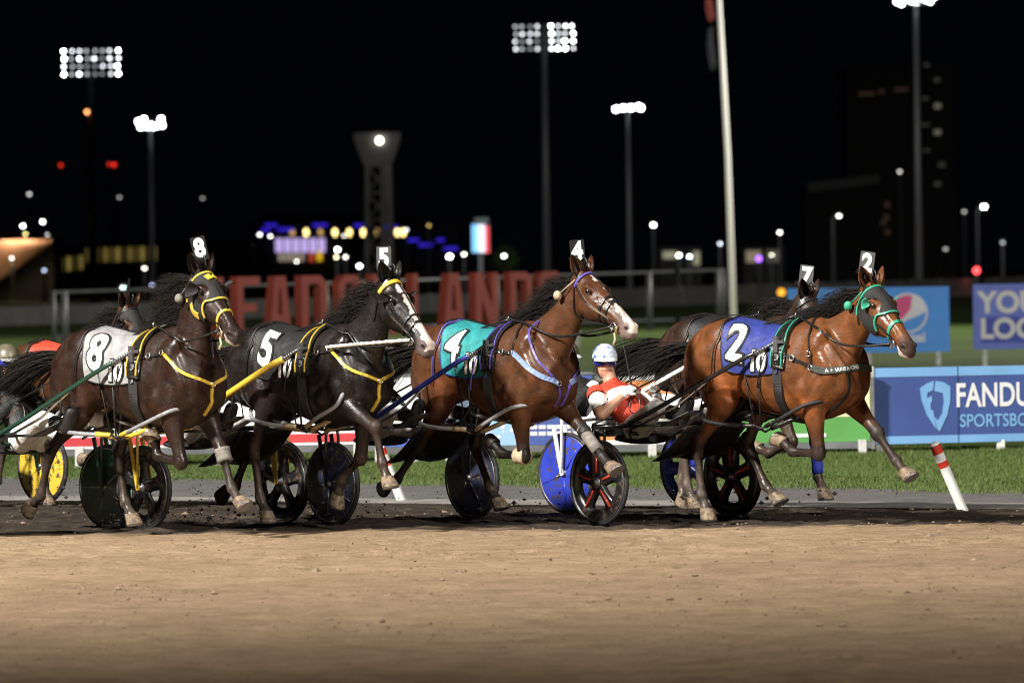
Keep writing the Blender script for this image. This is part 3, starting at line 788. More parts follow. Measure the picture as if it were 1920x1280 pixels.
    # ---- reins from the bit to the saddle
    for i, sg in enumerate((-1, 1)):
        tt = H.term[0 if sg == -1 else 1]; rb = MB(); a_, b_ = H.bits[i], tt
        tt = min(H.term, key=lambda q: abs(q.y - .05 * sg))
        mid = (a_ + tt) / 2 + Vector((0, .07 * sg, -.10)); m2 = a_ * .25 + tt * .75 + Vector((0, .09 * sg, -.02)); m1 = a_ * .75 + tt * .25 + Vector((0, .06 * sg, -.07))
        line = [Vector(p) for p in catmull([a_, m1, mid, m2, tt], 26)]
        fixed = []
        for p in line[1:-1]:
            q, n, *_ = H.bvh.find_nearest(p)
            if (p - q).dot(n) < .02: p = q + n * .02
            fixed.append(p)
        line = [line[0]] + fixed + [line[-1]]
        rb.tube(line, .0095, n=6); rb.build('rein', MAT('leather'), root)
        if t.get('rope') and sg == -1:
            rp = MB(); far = Vector((.50, -.29, 1.40)); k0 = a_ + (Vector((0, -.01, .01)))
            pr = [k0 * (1 - q) + far * q + Vector((0, -.05 * math.sin(math.pi * q), .0)) for q in np.linspace(0, 1, 30)]
            rp.tube(pr, [.011 + .004 * (i % 2) for i in range(30)], n=6); rp.build('lead_rope', MAT(t['rope']), root)
    # ---- hood or blinkers
    ht, hn, hs_ = H.ht, H.hn, H.hs
    inh = (hn > -.30) & (hn < .10) & (np.abs(hs_) < .15)
    if t.get('hood'):
        eye = np.sqrt(((ht - .195) / .062) ** 2 + ((hn + .058) / .05) ** 2) < 1
        m_ = inh & (ht > .045) & (ht < .315 + .25 * np.clip(-hn - .03, 0, .05)) & ~(eye & (np.abs(hs_) > .05)) & (hn > -.235)
        m_ &= ~((ht > .27) & (hn < -.04) & (hn > -.12))
        hd = patch(H, m_, .009, 'hood', MAT('hood_cloth'), root)
        def es(pts, w, n=20, th=.008):
            ed = MB(); strap_on(H, ed, [HP(*p) for p in pts], w, th, .010, n); ed.build('hood_trim', trim, hd)
        for sg in (-1, 1):
            es([(.315, .02, 0), (.30, -.02, .07 * sg), (.27, -.06, .10 * sg), (.29, -.12, .10 * sg), (.33, -.16, .08 * sg)], .015)
            es([(.05, -.08, .11 * sg), (.06, -.16, .11 * sg), (.10, -.22, .09 * sg)], .015)
            if t.get('hood_badge'):
                es([(.15, -.19, .10 * sg), (.22, -.215, .10 * sg), (.28, -.20, .10 * sg)], .055, 8)
        if t.get('hood_diamond'):
            es([(.085, .03, -.03), (.13, .03, -.012)], .05, 6, .006); es([(.085, .03, .045), (.12, .03, .03)], .035, 6, .006)
    if t.get('cups'):
        for sg in (-1, 1):
            cb = MB(); vs = []; nr_, na_ = 7, 11
            c = HP(.185, -.055, .085 * sg)
            rad = t.get('cup_r', .058)
            for i in range(nr_):
                th = R(88) * i / (nr_ - 1)
                for k in range(na_):
                    ph = R(t.get('cup_a0', 95) + t.get('cup_span', 170) * k / (na_ - 1))
                    r_ = rad * math.sin(th)
                    vs.append(c + H.a * (math.cos(ph) * r_ - .012) + H.n * (math.sin(ph) * r_) + H.s * (sg * (.012 + (rad * .75) * (1 - math.cos(th)) * 0 + rad * .95 * math.sin(th) ** 2)))
            fs = [(i * na_ + k, i * na_ + k + 1, (i + 1) * na_ + k + 1, (i + 1) * na_ + k) for i in range(nr_ - 1) for k in range(na_ - 1)]
            cb.add(vs, fs, 0, True)
            cu = cb.build('blinker', MAT(t['cups']), root)
            sm = cu.modifiers.new('t', 'SOLIDIFY'); sm.thickness = .008
            eb = MB(); eb.tube([vs[(nr_ - 1) * na_ + k] for k in range(na_)], .006, n=6); eb.build('blinker_rim', MAT(t.get('cup_rim', 'leather')), cu)
    if t.get('ball'):
        c = H.crest[-2][0] + Vector((.02, -.115, -.03)); bb = MB(); bb.ball(c, (.034, .030, .036)); bb.tube([c, HP(.03, -.06, -.085)], .005, n=5)
        bb.build('earplug_pull', MAT(t['ball']), root)
    if t.get('tongue_tie'):
        tb_ = MB(); q0 = HP(.53, -.16, -.05); tb_.tube([HP(.53, -.10, -.062), HP(.535, -.15, -.05), HP(.54, -.165, 0), HP(.535, -.15, .05)], .009, n=6)
        tb_.tube([q0, q0 + Vector((.03, -.02, -.05)), q0 + Vector((.02, -.03, -.09))], .009, n=6); tb_.build('tongue_tie', MAT('strap_tan'), root)
    # ---- number plate between the ears
    yw = R(t.get('plate_yaw', 38)); nf = Vector((math.cos(yw), -math.sin(yw), 0)); sx = Vector((math.sin(yw), math.cos(yw), 0))
    up_ = (Vector((0, 0, 1)) + sx * t.get('plate_tilt', -.1) - nf * .1).normalized(); sx = up_.cross(nf).normalized(); nf = sx.cross(up_)
    M4 = Matrix((sx, up_, nf)).transposed().to_4x4(); M4.translation = HP(-.02, .03, 0) + Vector(t.get('plate_off', (-.02, -.02, .11)))
    pb = MB(); pb.prism([(-.05, -.09), (.05, -.09), (.055, -.08), (.055, .085), (.048, .092), (-.048, .092), (-.055, .085), (-.055, -.08)], M4, .006)
    pl = pb.build('head_number_plate', MAT(t.get('plate', 'plate_black')), root)
    if t.get('plate_num'):
        flat_text('plate_numeral', t['plate_num'], .185, MAT('print_white'), M4, .009, pl, .85, .002)
    pm = MB(); pm.tube([M4 @ Vector((0, -.085, -.003)), HP(.0, .005, 0)], .008, n=6); pm.box(M4 @ Vector((0, -.095, -.003)), (.02, .02, .015)); pm.build('plate_holder', MAT('leather'), pl)
    # ---- hobbles
    hc = MAT(t.get('hobble', 'hobble_grey')); 
    for sd, sg in (('L', 1), ('R', -1)):
        E, K = H.legs[sd + 'F'][1:3]; S_, K2 = H.legs[sd + 'H'][1:3]
        F = E.lerp(K, .20); G = S_.lerp(K2, .40); M = Vector(((F.x + G.x) / 2 + .03, .225 * sg, min(F.z, G.z) - .04))
        M.z = min(max(M.z, .74), .80); Mf = M + Vector((.055, 0, 0)); Mb = M - Vector((.055, 0, 0))
        d1 = (K - E).normalized(); f1 = Vector((0, 1, 0)).cross(d1).normalized(); f1 = f1 if f1.x > -.3 else -f1
        d2 = (K2 - S_).normalized(); f2 = Vector((0, 1, 0)).cross(d2).normalized(); f2 = -f2 if f2.x > 0 else f2
        for nm, Q, fw, Mm, rr in (('front', F, f1, Mf, .095), ('rear', G, f2, Mb, .105)):
            loop = [Mm, (Mm + Q) / 2 + Vector((0, .10 * sg, -.01)), Q + Vector((0, .112 * sg, .01)) - fw * .01, Q + fw * (rr * .9) + Vector((0, .055 * sg, .03)), Q + fw * rr + Vector((0, -.03 * sg, .032)), Q + Vector((0, -.10 * sg, 0)), Mm + Vector((0, -.055 * sg, -.02))]
            lb = MB(); lb.tube([Vector(p) for p in catmull(loop, 40)], .0165, n=8)
            hb = lb.build('hobble_loop', hc, root)
            cb = MB(); cp = [Vector(p) for p in catmull(loop, 40)]
            cb.tube(cp[:4], .0185, n=8); cb.build('loop_end', MAT(t.get('hobble_end', 'strap_tan')), hb); cb = MB(); cb.tube(cp[-4:], .0185, n=8); cb.build('loop_end', MAT(t.get('hobble_end', 'strap_tan')), hb)
        cn = MB(); cn.tube([Mf + Vector((0, 0, .0)), M + Vector((0, 0, -.02)), Mb], .011, n=6); cn.tube([Mf + Vector((0, -.05 * sg, -.02)), M + Vector((0, -.05 * sg, -.045)), Mb + Vector((0, -.05 * sg, -.02))], .010, n=6)
        p, n = radial(H, M.x + .05, R(95) * -sg); cn.tube([M, p + n * .01], .008, n=5)
        p, n = radial(H, M.x - .12, R(85) * -sg); cn.tube([Mb, p + n * .01], .006, n=5)
        cn.build('hobble_strap', MAT('nylon_black'), root)
    # ---- leg boots
    for key, (joint, q0, q1, rad, mname) in t.get('boots', {}).items():
        J = H.legs[key]; a_, b_ = J[joint], J[joint + 1]
        bb = MB(); pts = [a_.lerp(b_, q) for q in np.linspace(q0, q1, 6)]
        bb.tube(pts, [rad * (1.06 if i in (0, 5) else 1.0) for i in range(6)], n=12)
        bb.build('leg_boot', MAT(mname), root)
# ================================================================== sulkies and drivers
WR = .338; TRK = .72
def make_sulky(loc, rz, t, H, label):
    root = empty('sulky', loc, rz); tag(root, label, 'sulky', 'two-wheeled racing sulkies')
    fr = MAT('paint_' + t['frame']); RX = Matrix.Rotation(R(90), 3, 'X')
    bpy.context.view_layer.update()
    inv = (Matrix.Translation(Vector(loc)) @ Matrix.Rotation(rz, 4, 'Z')).inverted()
    Hm = Matrix.Translation(Vector(H.sp['loc'])) @ Matrix.Rotation(H.sp['rz'], 4, 'Z') @ Matrix.Scale(H.sp.get('S', 1.02), 4)
    toS = inv @ Hm
    for sg in (-1, 1):
        y = TRK * sg; c = Vector((0, y, WR))
        wm = MB(); wm.lathe([(WR - .028, -.016), (WR - .012, -.020), (WR, -.008), (WR, .008), (WR - .012, .020), (WR - .028, .016), (WR - .028, -.016)], c, RX, 44)
        st = t['wheel_style'][0 if sg == -1 else 1]; wc = MAT('wheel_' + t['wheel'])
        if st == 'disc':
            ww = MB(); ww.lathe([(WR - .024, -.014), (WR - .045, -.020), (.20, -.028), (.06, -.034), (.035, -.040), (0.001, -.040)], c, RX, 44)
            ww.lathe([(WR - .024, .014), (WR - .045, .020), (.20, .028), (.06, .034), (.035, .040), (0.001, .040)], c, RX, 44)
            wo = ww.build('wheel', wc, root)
            rb = MB(); ph0 = t.get('wheel_ph', .3) + sg
            for k in range(5):
                q = ph0 + 2 * math.pi * k / 5; d = Vector((math.cos(q), 0, math.sin(q)))
                for sd in (-1, 1):
                    rb.tube([c + d * .04 + Vector((0, .036 * sd, 0)), c + d * (WR - .06) + Vector((0, .021 * sd, 0))], [.010, .006], n=6)
            rb.build('spoke_ridge', MAT('wheel_' + t.get('ridge', t['wheel'])), wo)
        else:
            ww = MB(); ww.lathe([(WR - .022, -.016), (WR - .06, -.024), (WR - .125, -.016), (WR - .125, .016), (WR - .06, .024), (WR - .022, .016), (WR - .022, -.016)], c, RX, 44)
            wo = ww.build('wheel', wc, root); ph0 = t.get('wheel_ph', .3)
            ac = MB()
            for k in range(5):
                q = ph0 + 2 * math.pi * k / 5; d = Vector((math.cos(q), 0, math.sin(q))); e = Vector((-math.sin(q), 0, math.cos(q)))
                sb = MB(); P0, P1 = c + d * .03, c + d * (WR - .07)
                vs = []
                for (P_, wd, th) in ((P0, .060, .032), (c + d * .10, .052, .027), (c + d * .17, .056, .022), (P1, .115, .014)):
                    for (x, yy) in ((-1, 0), (-.45, 1), (.45, 1), (1, 0), (.45, -1), (-.45, -1)): vs.append(P_ + e * (x * wd) + Vector((0, yy * th, 0)))
                fs = [(i * 6 + k_, i * 6 + (k_ + 1) % 6, (i + 1) * 6 + (k_ + 1) % 6, (i + 1) * 6 + k_) for i in range(3) for k_ in range(6)]
                sb.add(vs, fs, 0, True); so = sb.build('spoke', wc, wo)
                if t.get('accent'):
                    for sd in (-1, 1):
                        ac.tube([c + d * .075 + Vector((0, .031 * sd, 0)), c + d * (WR - .10) + Vector((0, .021 * sd, 0))], [.010, .013], n=6)
            if t.get('accent'): ac.build('spoke_stripe', MAT('paint_' + t['accent']), wo)
        wm.build('tyre', MAT('tyre'), wo)
        for sd in (-1, 1):
            rg_ = MB(); rg_.tube([c + Vector(((WR - .033) * math.cos(q), .019 * sd, (WR - .033) * math.sin(q))) for q in np.linspace(0, 2 * math.pi, 49)[:-1]], .0045, n=5, closed=True); rg_.build('rim_ring', MAT(t.get('ring', 'steel_dark')), wo)
        hb = MB(); hb.lathe([(.001, -.062), (.022, -.06), (.026, -.04), (.045, -.036), (.045, .036), (.026, .04), (.022, .06), (.001, .062)], c, RX, 20); hb.build('hub', MAT('steel_dark'), wo)
        fb = MB(); zt = .775
        for sd in (-1, 1):
            yy = y + sd * .062
            fb.tube([Vector((0, yy, WR)), Vector((.0, yy, zt - .06)), Vector((0, y + sd * .05, zt))], .012, n=8)
            if sd == t.get('flat_side', -1) or True:
                ap = c + Vector((0, sd * .062, 0)); fb.box(ap + Vector((-.045, 0, .19)), (.020, .005, .21), Matrix.Rotation(R(-13), 3, 'Y'))
        fb.build('wheel_fork', MAT('paint_' + t.get('fork', t['frame'])), root)
    bb = MB(); zt = .775
    bb.tube([(0, -TRK - .06, zt), (0, -.4, zt + .004), (0, 0, zt + .006), (0, .4, zt + .004), (0, TRK + .06, zt)], .020, n=10)
    bb.tube([(-.10, -.30, zt - .06), (-.16, 0, zt - .09), (-.10, .30, zt - .06)], .015, n=8)
    for sg in (-1, 1):
        bb.tube([(0, .36 * sg, zt), (-.10, .30 * sg, zt - .06)], .013, n=8); bb.tube([(0, .62 * sg, zt), (.05, .42 * sg, zt + .02)], .012, n=8)
    bb.build('arch', MAT('paint_' + t.get('arch', t['frame'])), root)
    # shafts
    for i, sg in enumerate((-1, 1)):
        tip = toS @ H.tugs[i]; a0 = Vector((.0, .44 * sg, zt + .005))
        d = tip - a0
        pts = [a0, a0 + d * .22 + Vector((0, .02 * sg, -.015)), a0 + d * .5 + Vector((0, .05 * sg, -.02)), a0 + d * .78 + Vector((0, .035 * sg, -.005)), tip - d * .13]
        sb = MB(); cp = [Vector(p) for p in catmull(pts, 26)]
        sb.tube(cp, t.get('shaft_r', .019), n=10); so = sb.build('shaft', fr, root)
        tb = MB(); tb.tube([cp[-1] - d * .01, tip], .010, n=8)
        for k in range(9):
            q = k / 8; p = (cp[-1]).lerp(tip, q); tb.tube([p - d * .004, p + d * .004], .014, n=8)
        tb.build('shaft_tip', MAT('steel_dark'), so)
        br = MB(); br.tube([a0 + Vector((.02, 0, -.05)), a0 + d * .35 + Vector((0, .02 * sg, -.085)), cp[15]], .011, n=8); br.build('shaft_brace', MAT(t.get('brace', 'steel_dark')), so)
        # foot rest: a framed mesh plate hung inside the shaft
        fp = MB(); c0 = Vector((.50, .30 * sg, .80))
        q = [c0 + Vector((-.16, -.06, -.02)), c0 + Vector((.16, -.06, .09)), c0 + Vector((.16, .06, .09)), c0 + Vector((-.16, .06, -.02))]
        fp.add(q + [p - Vector((0, 0, .008)) for p in q], [(0, 1, 2, 3), (7, 6, 5, 4), (0, 4, 5, 1), (1, 5, 6, 2), (2, 6, 7, 3), (3, 7, 4, 0)])
        fo = fp.build('foot_rest', MAT('mesh_panel'), root)
        ff = MB(); ff.tube(q, .009, n=6, closed=True); ff.tube([q[1], cp[13]], .008, n=6); ff.tube([q[0], a0], .010, n=6); ff.tube([q[2], cp[14]], .006, n=6); ff.build('foot_rest_frame', MAT('nylon_black'), fo)
    # seat
    sm = MB(); nseat = 12; 
    loft(sm, [(Vector((-.44, 0, .665)), Vector((0, 1, 0)), Vector((0, 0, 1)), .12, .03, .03), (Vector((-.40, 0, .66)), Vector((0, 1, 0)), Vector((0, 0, 1)), .19, .04, .03), (Vector((-.22, 0, .645)), Vector((0, 1, 0)), Vector((0, 0, 1)), .20, .03, .03), (Vector((-.08, 0, .66)), Vector((0, 1, 0)), Vector((0, 0, 1)), .12, .03, .03)], n=16)
    se = sm.build('seat', MAT('nylon_black'), root)
    st_ = MB(); st_.tube([(-.12, 0, .66), (-.13, 0, zt - .09)], .02, n=8); st_.build('seat_post', MAT('steel_dark'), se)
    for q_ in (-1, 1):
        st_ = MB(); st_.tube([(-.3, .1 * q_, .63), (-.10, .30 * q_, zt - .06)], .012, n=6); st_.build('seat_strut', MAT('steel_dark'), se)
    if t.get('apron', True) is False: return root, toS
    # mud apron between the shafts under the driver's legs
    am = MB(); vs = []; nu, nv = 9, 9
    for j in range(nv):
        for i in range(nu):
            u, v = i / (nu - 1), j / (nv - 1)
            yy = (u - .5) * 2 * (.33 - .03 * v)
            vs.append(Vector((.60 - .44 * v, yy, .775 - .27 * v - .04 * math.sin(math.pi * v) + .012 * math.sin(9 * u + 4 * v))))
    am.add(vs, [(j * nu + i, j * nu + i + 1, (j + 1) * nu + i + 1, (j + 1) * nu + i) for j in range(nv - 1) for i in range(nu - 1)], 0, True)
    ao = am.build('mud_apron', MAT('apron'), root); ao.modifiers.new('t', 'SOLIDIFY').thickness = .004
    return root, toS

def make_driver(loc, rz, t, label, toS, H):
    """seated, leaning far back behind the axle, arms forward, legs stretched to the foot rests"""
    root = empty('person', Vector(loc) + Vector((math.cos(rz), math.sin(rz), 0)) * t.get('dx', 0), rz); tag(root, label, 'person', 'drivers seated on the sulkies')
    Y = Vector((0, 1, 0)); mb = MB(); ly = t.get('lean_y', 0)
    hip = Vector((-.26, 0, .745)); sh = Vector((-.62, ly, 1.03)); nk = Vector((-.675, ly, 1.105)); hd = Vector((-.715, ly, 1.262))
    if t.get('up'): sh, nk, hd = Vector((-.47, ly, 1.11)), Vector((-.50, ly, 1.20)), Vector((-.51, ly, 1.335))
    ax = (sh - hip).normalized(); fw = Y.cross(ax).normalized(); fw = fw if fw.x > 0 else -fw
    loft(mb, [(hip - ax * .09, Y, fw, .10, .08, .08), (hip, Y, fw, .165, .12, .115), (hip + ax * .14, Y, fw, .15, .115, .10), (hip + ax * .30, Y, fw, .17, .125, .105), (sh - ax * .06, Y, fw, .185, .105, .095), (sh + ax * .02, Y, fw, .16, .075, .075), (sh + ax * .07, Y, fw, .07, .06, .055)], n=22)
    seg(mb, sh, hd, [(0, .065, .06, .06), (.45, .055, .058, .055), (.8, .055, .058, .06)])
    # head with jaw, nose, brow, ears
    hy = R(t.get('look', -14)); hx = Vector((math.cos(hy), math.sin(hy), -.05)).normalized(); hsd = Vector((-math.sin(hy), math.cos(hy), 0)); hu = hx.cross(hsd)
    HM = Matrix((hx, hsd, hu)).transposed()
    hp = lambda x, y, z: hd + HM @ Vector((x, y, z))
    mb.ball(hp(0, 0, .03), (.100, .078, .105), HM, 18, 12); mb.ball(hp(.024, 0, -.050), (.076, .060, .080), HM, 16, 10)
    legs = {}
    arms = {}
    for sg in (-1, 1):
        S0 = sh + Vector((0, .185 * sg, -.015)); E = Vector((-.40 + t.get('elb', 0), .33 * sg + ly * .5, .855)); Wr = Vector((-.235, .13 * sg, 1.00 + t.get('hand_z', 0)))
        Wr = Wr + (Vector((-.10, 0, .02)) if sg == -1 else Vector((0, 0, 0)))
        sd = (E - S0).cross(Wr - E).normalized()
        seg(mb, S0, E, [(-.12, .055, .055, .055), (.1, .066, .066, .066), (.6, .052, .05, .05), (1.0, .045, .045, .045), (1.06, .03, .03, .03)], sd)
        mb.ball(S0, .066); mb.ball(E, .046)
        seg(mb, E, Wr, [(-.05, .040, .040, .040), (.25, .046, .044, .044), (.75, .033, .031, .031), (1.0, .029, .026, .026)], sd)
        arms[sg] = (S0, E, Wr)
        A = hip + Vector((.02, .095 * sg, -.01)); K = Vector((.14, .25 * sg, .905)); An = Vector((.50, .295 * sg, .865)); T = Vector((.60, .30 * sg, .985))
        seg(mb, A, K, [(-.1, .09, .09, .09), (.15, .098, .098, .10), (.6, .075, .08, .08), (1.0, .062, .064, .06), (1.08, .04, .04, .04)])
        mb.ball(K, .062)
        seg(mb, K, An, [(-.06, .05, .055, .055), (.25, .060, .056, .066), (.7, .046, .044, .046), (1.05, .040, .04, .045)])
        seg(mb, An + Vector((.015, 0, -.035)), T, [(-.1, .04, .04, .05), (.4, .046, .045, .04), (.9, .045, .032, .03), (1.05, .03, .02, .02)])
        legs[sg] = (A, K, An, T)
    mb.ball(hp(.103, 0, -.012), (.02, .013, .022), HM, 10, 8); mb.ball(hp(.090, 0, .022), (.016, .05, .012), HM, 10, 8)
    for sg in (-1, 1): mb.ball(hp(-.005, .079 * sg, .0), (.022, .010, .032), HM, 10, 8)
    mb.ball(hp(.083, 0, -.055), (.014, .026, .012), HM, 10, 8)
    me = remesh(mb, .0105, 4, .5)
    V, NV = mesh_arrays(me)
    C_ = np.tile(np.array((.50, .27, .18)), (len(V), 1))
    hl = (V - np.array(hd)) @ np.array(HM)                    # head-local coordinates
    hr = np.linalg.norm(V - np.array(hd), axis=1) < .17
    C_[hr & (hl[:, 2] < -.052) & (hl[:, 2] > -.062) & (hl[:, 0] > .07)] = (.25, .08, .07)
    C_[hr & (hl[:, 0] < .02) & (hl[:, 2] > -.04) & (np.abs(hl[:, 1]) < .075)] = (.03, .02, .015)
    set_colour(me, C_, 'skin'); me.materials.append(skin_mat())
    body = link('body', me, root)
    class Q: pass
    Hh = Q(); Hh.V, Hh.NV, Hh.me = V, NV, me
    # clothing: shells that follow the body
    legm = np.zeros(len(V), bool); boot = np.zeros(len(V), bool); up_arm = np.zeros(len(V), bool); lo_arm = np.zeros(len(V), bool)
    for sg in (-1, 1):
        A, K, An, T = legs[sg]
        for (p, q, r) in ((A, K, .13), (K, An, .09)):
            d, tt = segdist(V, p, q); legm |= (d < r) & ((tt > .12) if p is A else (tt < .93))
        d, tt = segdist(V, K, An); d2, _ = segdist(V, An + Vector((0, 0, -.02)), T); boot |= ((d < .09) & (tt > .62)) | (d2 < .085)
        S0, E, Wr = arms[sg]
        d, tt = segdist(V, S0, E); up_arm |= (d < .085) & (tt > .25) & (tt < t.get('sleeve', .86))
        d, tt = segdist(V, E, Wr); lo_arm |= (d < .07) & (tt > .12)
    pr = (V - np.array(hip)) @ np.array(ax)
    trunk = (pr > .055) & (pr < (sh - hip).length + .06) & ~lo_arm & ~legm & (np.linalg.norm(V - np.array(hd), axis=1) > .15)
    dS = np.minimum(segdist(V, arms[-1][0], arms[-1][1])[1] * (segdist(V, arms[-1][0], arms[-1][1])[0] < .085), 1)
    armz = (segdist(V, arms[-1][0], arms[-1][1])[0] < .085) & (segdist(V, arms[-1][0], arms[-1][1])[1] > .2) | (segdist(V, arms[1][0], arms[1][1])[0] < .085) & (segdist(V, arms[1][0], arms[1][1])[1] > .2)
    torso = trunk & ~(armz & ~((np.abs(V[:, 1] - ly * .7) < .16)))
    rear = (pr <= .09) & (V[:, 0] < -.05) & (V[:, 2] < .9)
    patch(Hh, (legm | rear) & ~boot, .010, 'trousers', MAT('cloth_' + t['pants']), root)
    patch(Hh, torso, .013, 'jacket', MAT('cloth_' + t['jacket']), root)
    if t.get('stripe'):
        k = torso & (np.abs((pr - .33)) < .05) ; patch(Hh, k, .016, 'jacket_band', MAT('cloth_' + t['stripe']), root)
    for side_ in (V[:, 1] < ly * .5, V[:, 1] >= ly * .5):
        patch(Hh, (up_arm | (lo_arm if t.get('long') else False)) & side_, .012, 'sleeve', MAT('cloth_' + t['sleeve_col']), root)
        patch(Hh, boot & side_, .012, 'boot', MAT('nylon_black'), root)
    # helmet with brim, goggles
    hb = MB(); prof = [(.001, .128), (.035, .124), (.070, .105), (.095, .070), (.106, .030), (.108, .012), (.100, .010)]
    hb.lathe(prof, hp(-.008, 0, .028), HM @ Matrix.Diagonal((1.12, .95, 1.0)), 26)
    ho = hb.build('helmet', MAT(t['helmet']), root)
    bm_ = MB(); vs = []
    for lay in (0, 1):
        for i in range(13):
            q = R(-72 + 144 * i / 12); vs.append(hp(-.008 + math.cos(q) * .116, math.sin(q) * .098, .046 - lay * .006))
        for i in range(13):
            q = R(-72 + 144 * i / 12); vs.append(hp(-.008 + math.cos(q) * .116 + .07 * math.cos(q) ** .5 if math.cos(q) > 0 else 0, math.sin(q) * .098, .026 - lay * .006))
    fs = [(i, i + 1, 14 + i, 13 + i) for i in range(12)] + [(26 + i, 39 + i, 40 + i, 27 + i) for i in range(12)] + [(13 + i, 14 + i, 40 + i, 39 + i) for i in range(12)]
    bm_.add(vs, fs, 0, True); bm_.build('brim', MAT(t.get('brim', 'cloth_white')), ho)
    stp = MB()
    for sg in (-1, 1):
        stp.tube([hp(.0, .096 * sg, .03), hp(.012, .085 * sg, -.03), hp(.045, .045 * sg, -.115), hp(.055, 0, -.122)], .007, n=6)
    stp.build('chin_strap', MAT('nylon_black'), ho)
    gm = MB(); vs = []
    for (dz, ex) in ((.038, .002), (.036, .012), (.016, .016), (-.006, .013), (-.010, .002)):
        for i in range(13):
            q = R(-78 + 156 * i / 12); vs.append(hp(math.cos(q) * (.098 + ex), math.sin(q) * (.082 + ex * .6), dz - .004 - .006 * math.cos(q)))
    gm.add(vs, [(j * 13 + i, j * 13 + i + 1, (j + 1) * 13 + i + 1, (j + 1) * 13 + i) for j in range(4) for i in range(12)], 0, True)
    gm.build('goggles', MAT('goggle_lens'), root)
    # gloved hands with five fingers closed on the reins
    for sg in (-1, 1):
        S0, E, Wr = arms[sg]; d = (Wr - E).normalized(); sdv = Vector((0, -sg, 0)); sdv = (sdv - d * sdv.dot(d)).normalized(); pv = d.cross(sdv) * (1 if sg > 0 else -1)
        gb = MB()
        loft(gb, [(Wr - d * .03, sdv, pv, .032, .030, .030), (Wr, sdv, pv, .034, .031, .031), (Wr + d * .035, sdv, pv, .028, .042, .042), (Wr + d * .075, sdv, pv, .020, .044, .044), (Wr + d * .088, sdv, pv, .010, .036, .036)], n=14)
        for k, (off, ln) in enumerate(((.032, .9), (.011, 1.0), (-.011, .96), (-.031, .8))):
            k0 = Wr + d * .078 + pv * off
            gb.tube([k0, k0 + d * .020 * ln + sdv * .014, k0 + d * .010 * ln + sdv * .040, k0 - d * .018 * ln + sdv * .046, k0 - d * .032 * ln + sdv * .034], [.0105, .0105, .0098, .009, .007], n=8)
        t0 = Wr + d * .025 + pv * .038
        gb.tube([t0, t0 + pv * .022 + d * .018 + sdv * .012, t0 + pv * .014 + d * .040 + sdv * .036, t0 - pv * .002 + d * .050 + sdv * .050], [.014, .012, .0105, .008], n=8)
        go = gb.build('glove', MAT('cloth_white' if t.get('glove', 'white') == 'white' else 'nylon_black'), root)
        for p_ in go.data.polygons: p_.use_smooth = True
        # reins from this hand forward to the saddle rings
        hand = Wr + d * .072 + sdv * .03; tr = toS @ min(H.term, key=lambda q: abs(q.y - .05 * sg))
        rb = MB(); rb.tube([Vector(p) for p in catmull([hand, hand.lerp(tr, .33) + Vector((0, .03 * sg, .01)), hand.lerp(tr, .66) + Vector((0, .03 * sg, .06)), tr], 18)], .008, n=6)
        rb.tube([Vector(p) for p in catmull([hand, hand + Vector((.10, .02 * sg, -.06)), hand + Vector((.12, .05 * sg, -.17)), hand + Vector((.03, .06 * sg, -.16)), hand - pv * .02], 18)], .008, n=6)
        ro = rb.build('driving_rein', MAT('leather'), root)
        if sg == -1 and t.get('whip'):
            wb = MB(); wb.tube([hand - Vector(t['whip']) * .08, hand, hand + Vector(t['whip']) * .45, hand + Vector(t['whip']) * .9], [.009, .008, .005, .003], n=6)
            wo_ = wb.build('whip', MAT('nylon_black'), root)
    return root

def skin_mat():
    if 'skin' in MATS: return MATS['skin']
    m = bpy.data.materials.new('skin'); m.use_nodes = True; MATS['skin'] = m; N = m.node_tree.nodes; L = m.node_tree.links; b = N['Principled BSDF']
    a_ = N.new('ShaderNodeAttribute'); a_.attribute_name = 'skin'; L.new(a_.outputs['Color'], b.inputs['Base Color'])
    b.inputs['Roughness'].default_value = .5; b.inputs['Subsurface Weight'].default_value = .12; b.inputs['Subsurface Radius'].default_value = (.01, .004, .002)
    return m
# ================================================================== the place
def line_xy(p, q):
    p, q = Vector(p), Vector(q); d = (q - p); d.z = 0; d.normalize(); n = Vector((-d.y, d.x, 0))
    return p, d, n if n.y > 0 else -n
L_TRACK = line_xy(ground(300, 939), ground(1900, 953))      # edge of the dirt
L_DRAIN = line_xy(ground(300, 930), ground(1900, 941))      # smooth strip | loose gravel
L_GRASS = line_xy(ground(300, 902), ground(1900, 925))      # gravel | grass
L_SHADE_LANE = line_xy(ground(300, 1000), ground(1900, 983))      # worked lane, darkened as the horses' painted shadow | open track

def along(L, s, off=0.0, z=0.0):
    p, d, n = L; q = p + d * s + n * off; return Vector((q.x, q.y, z))

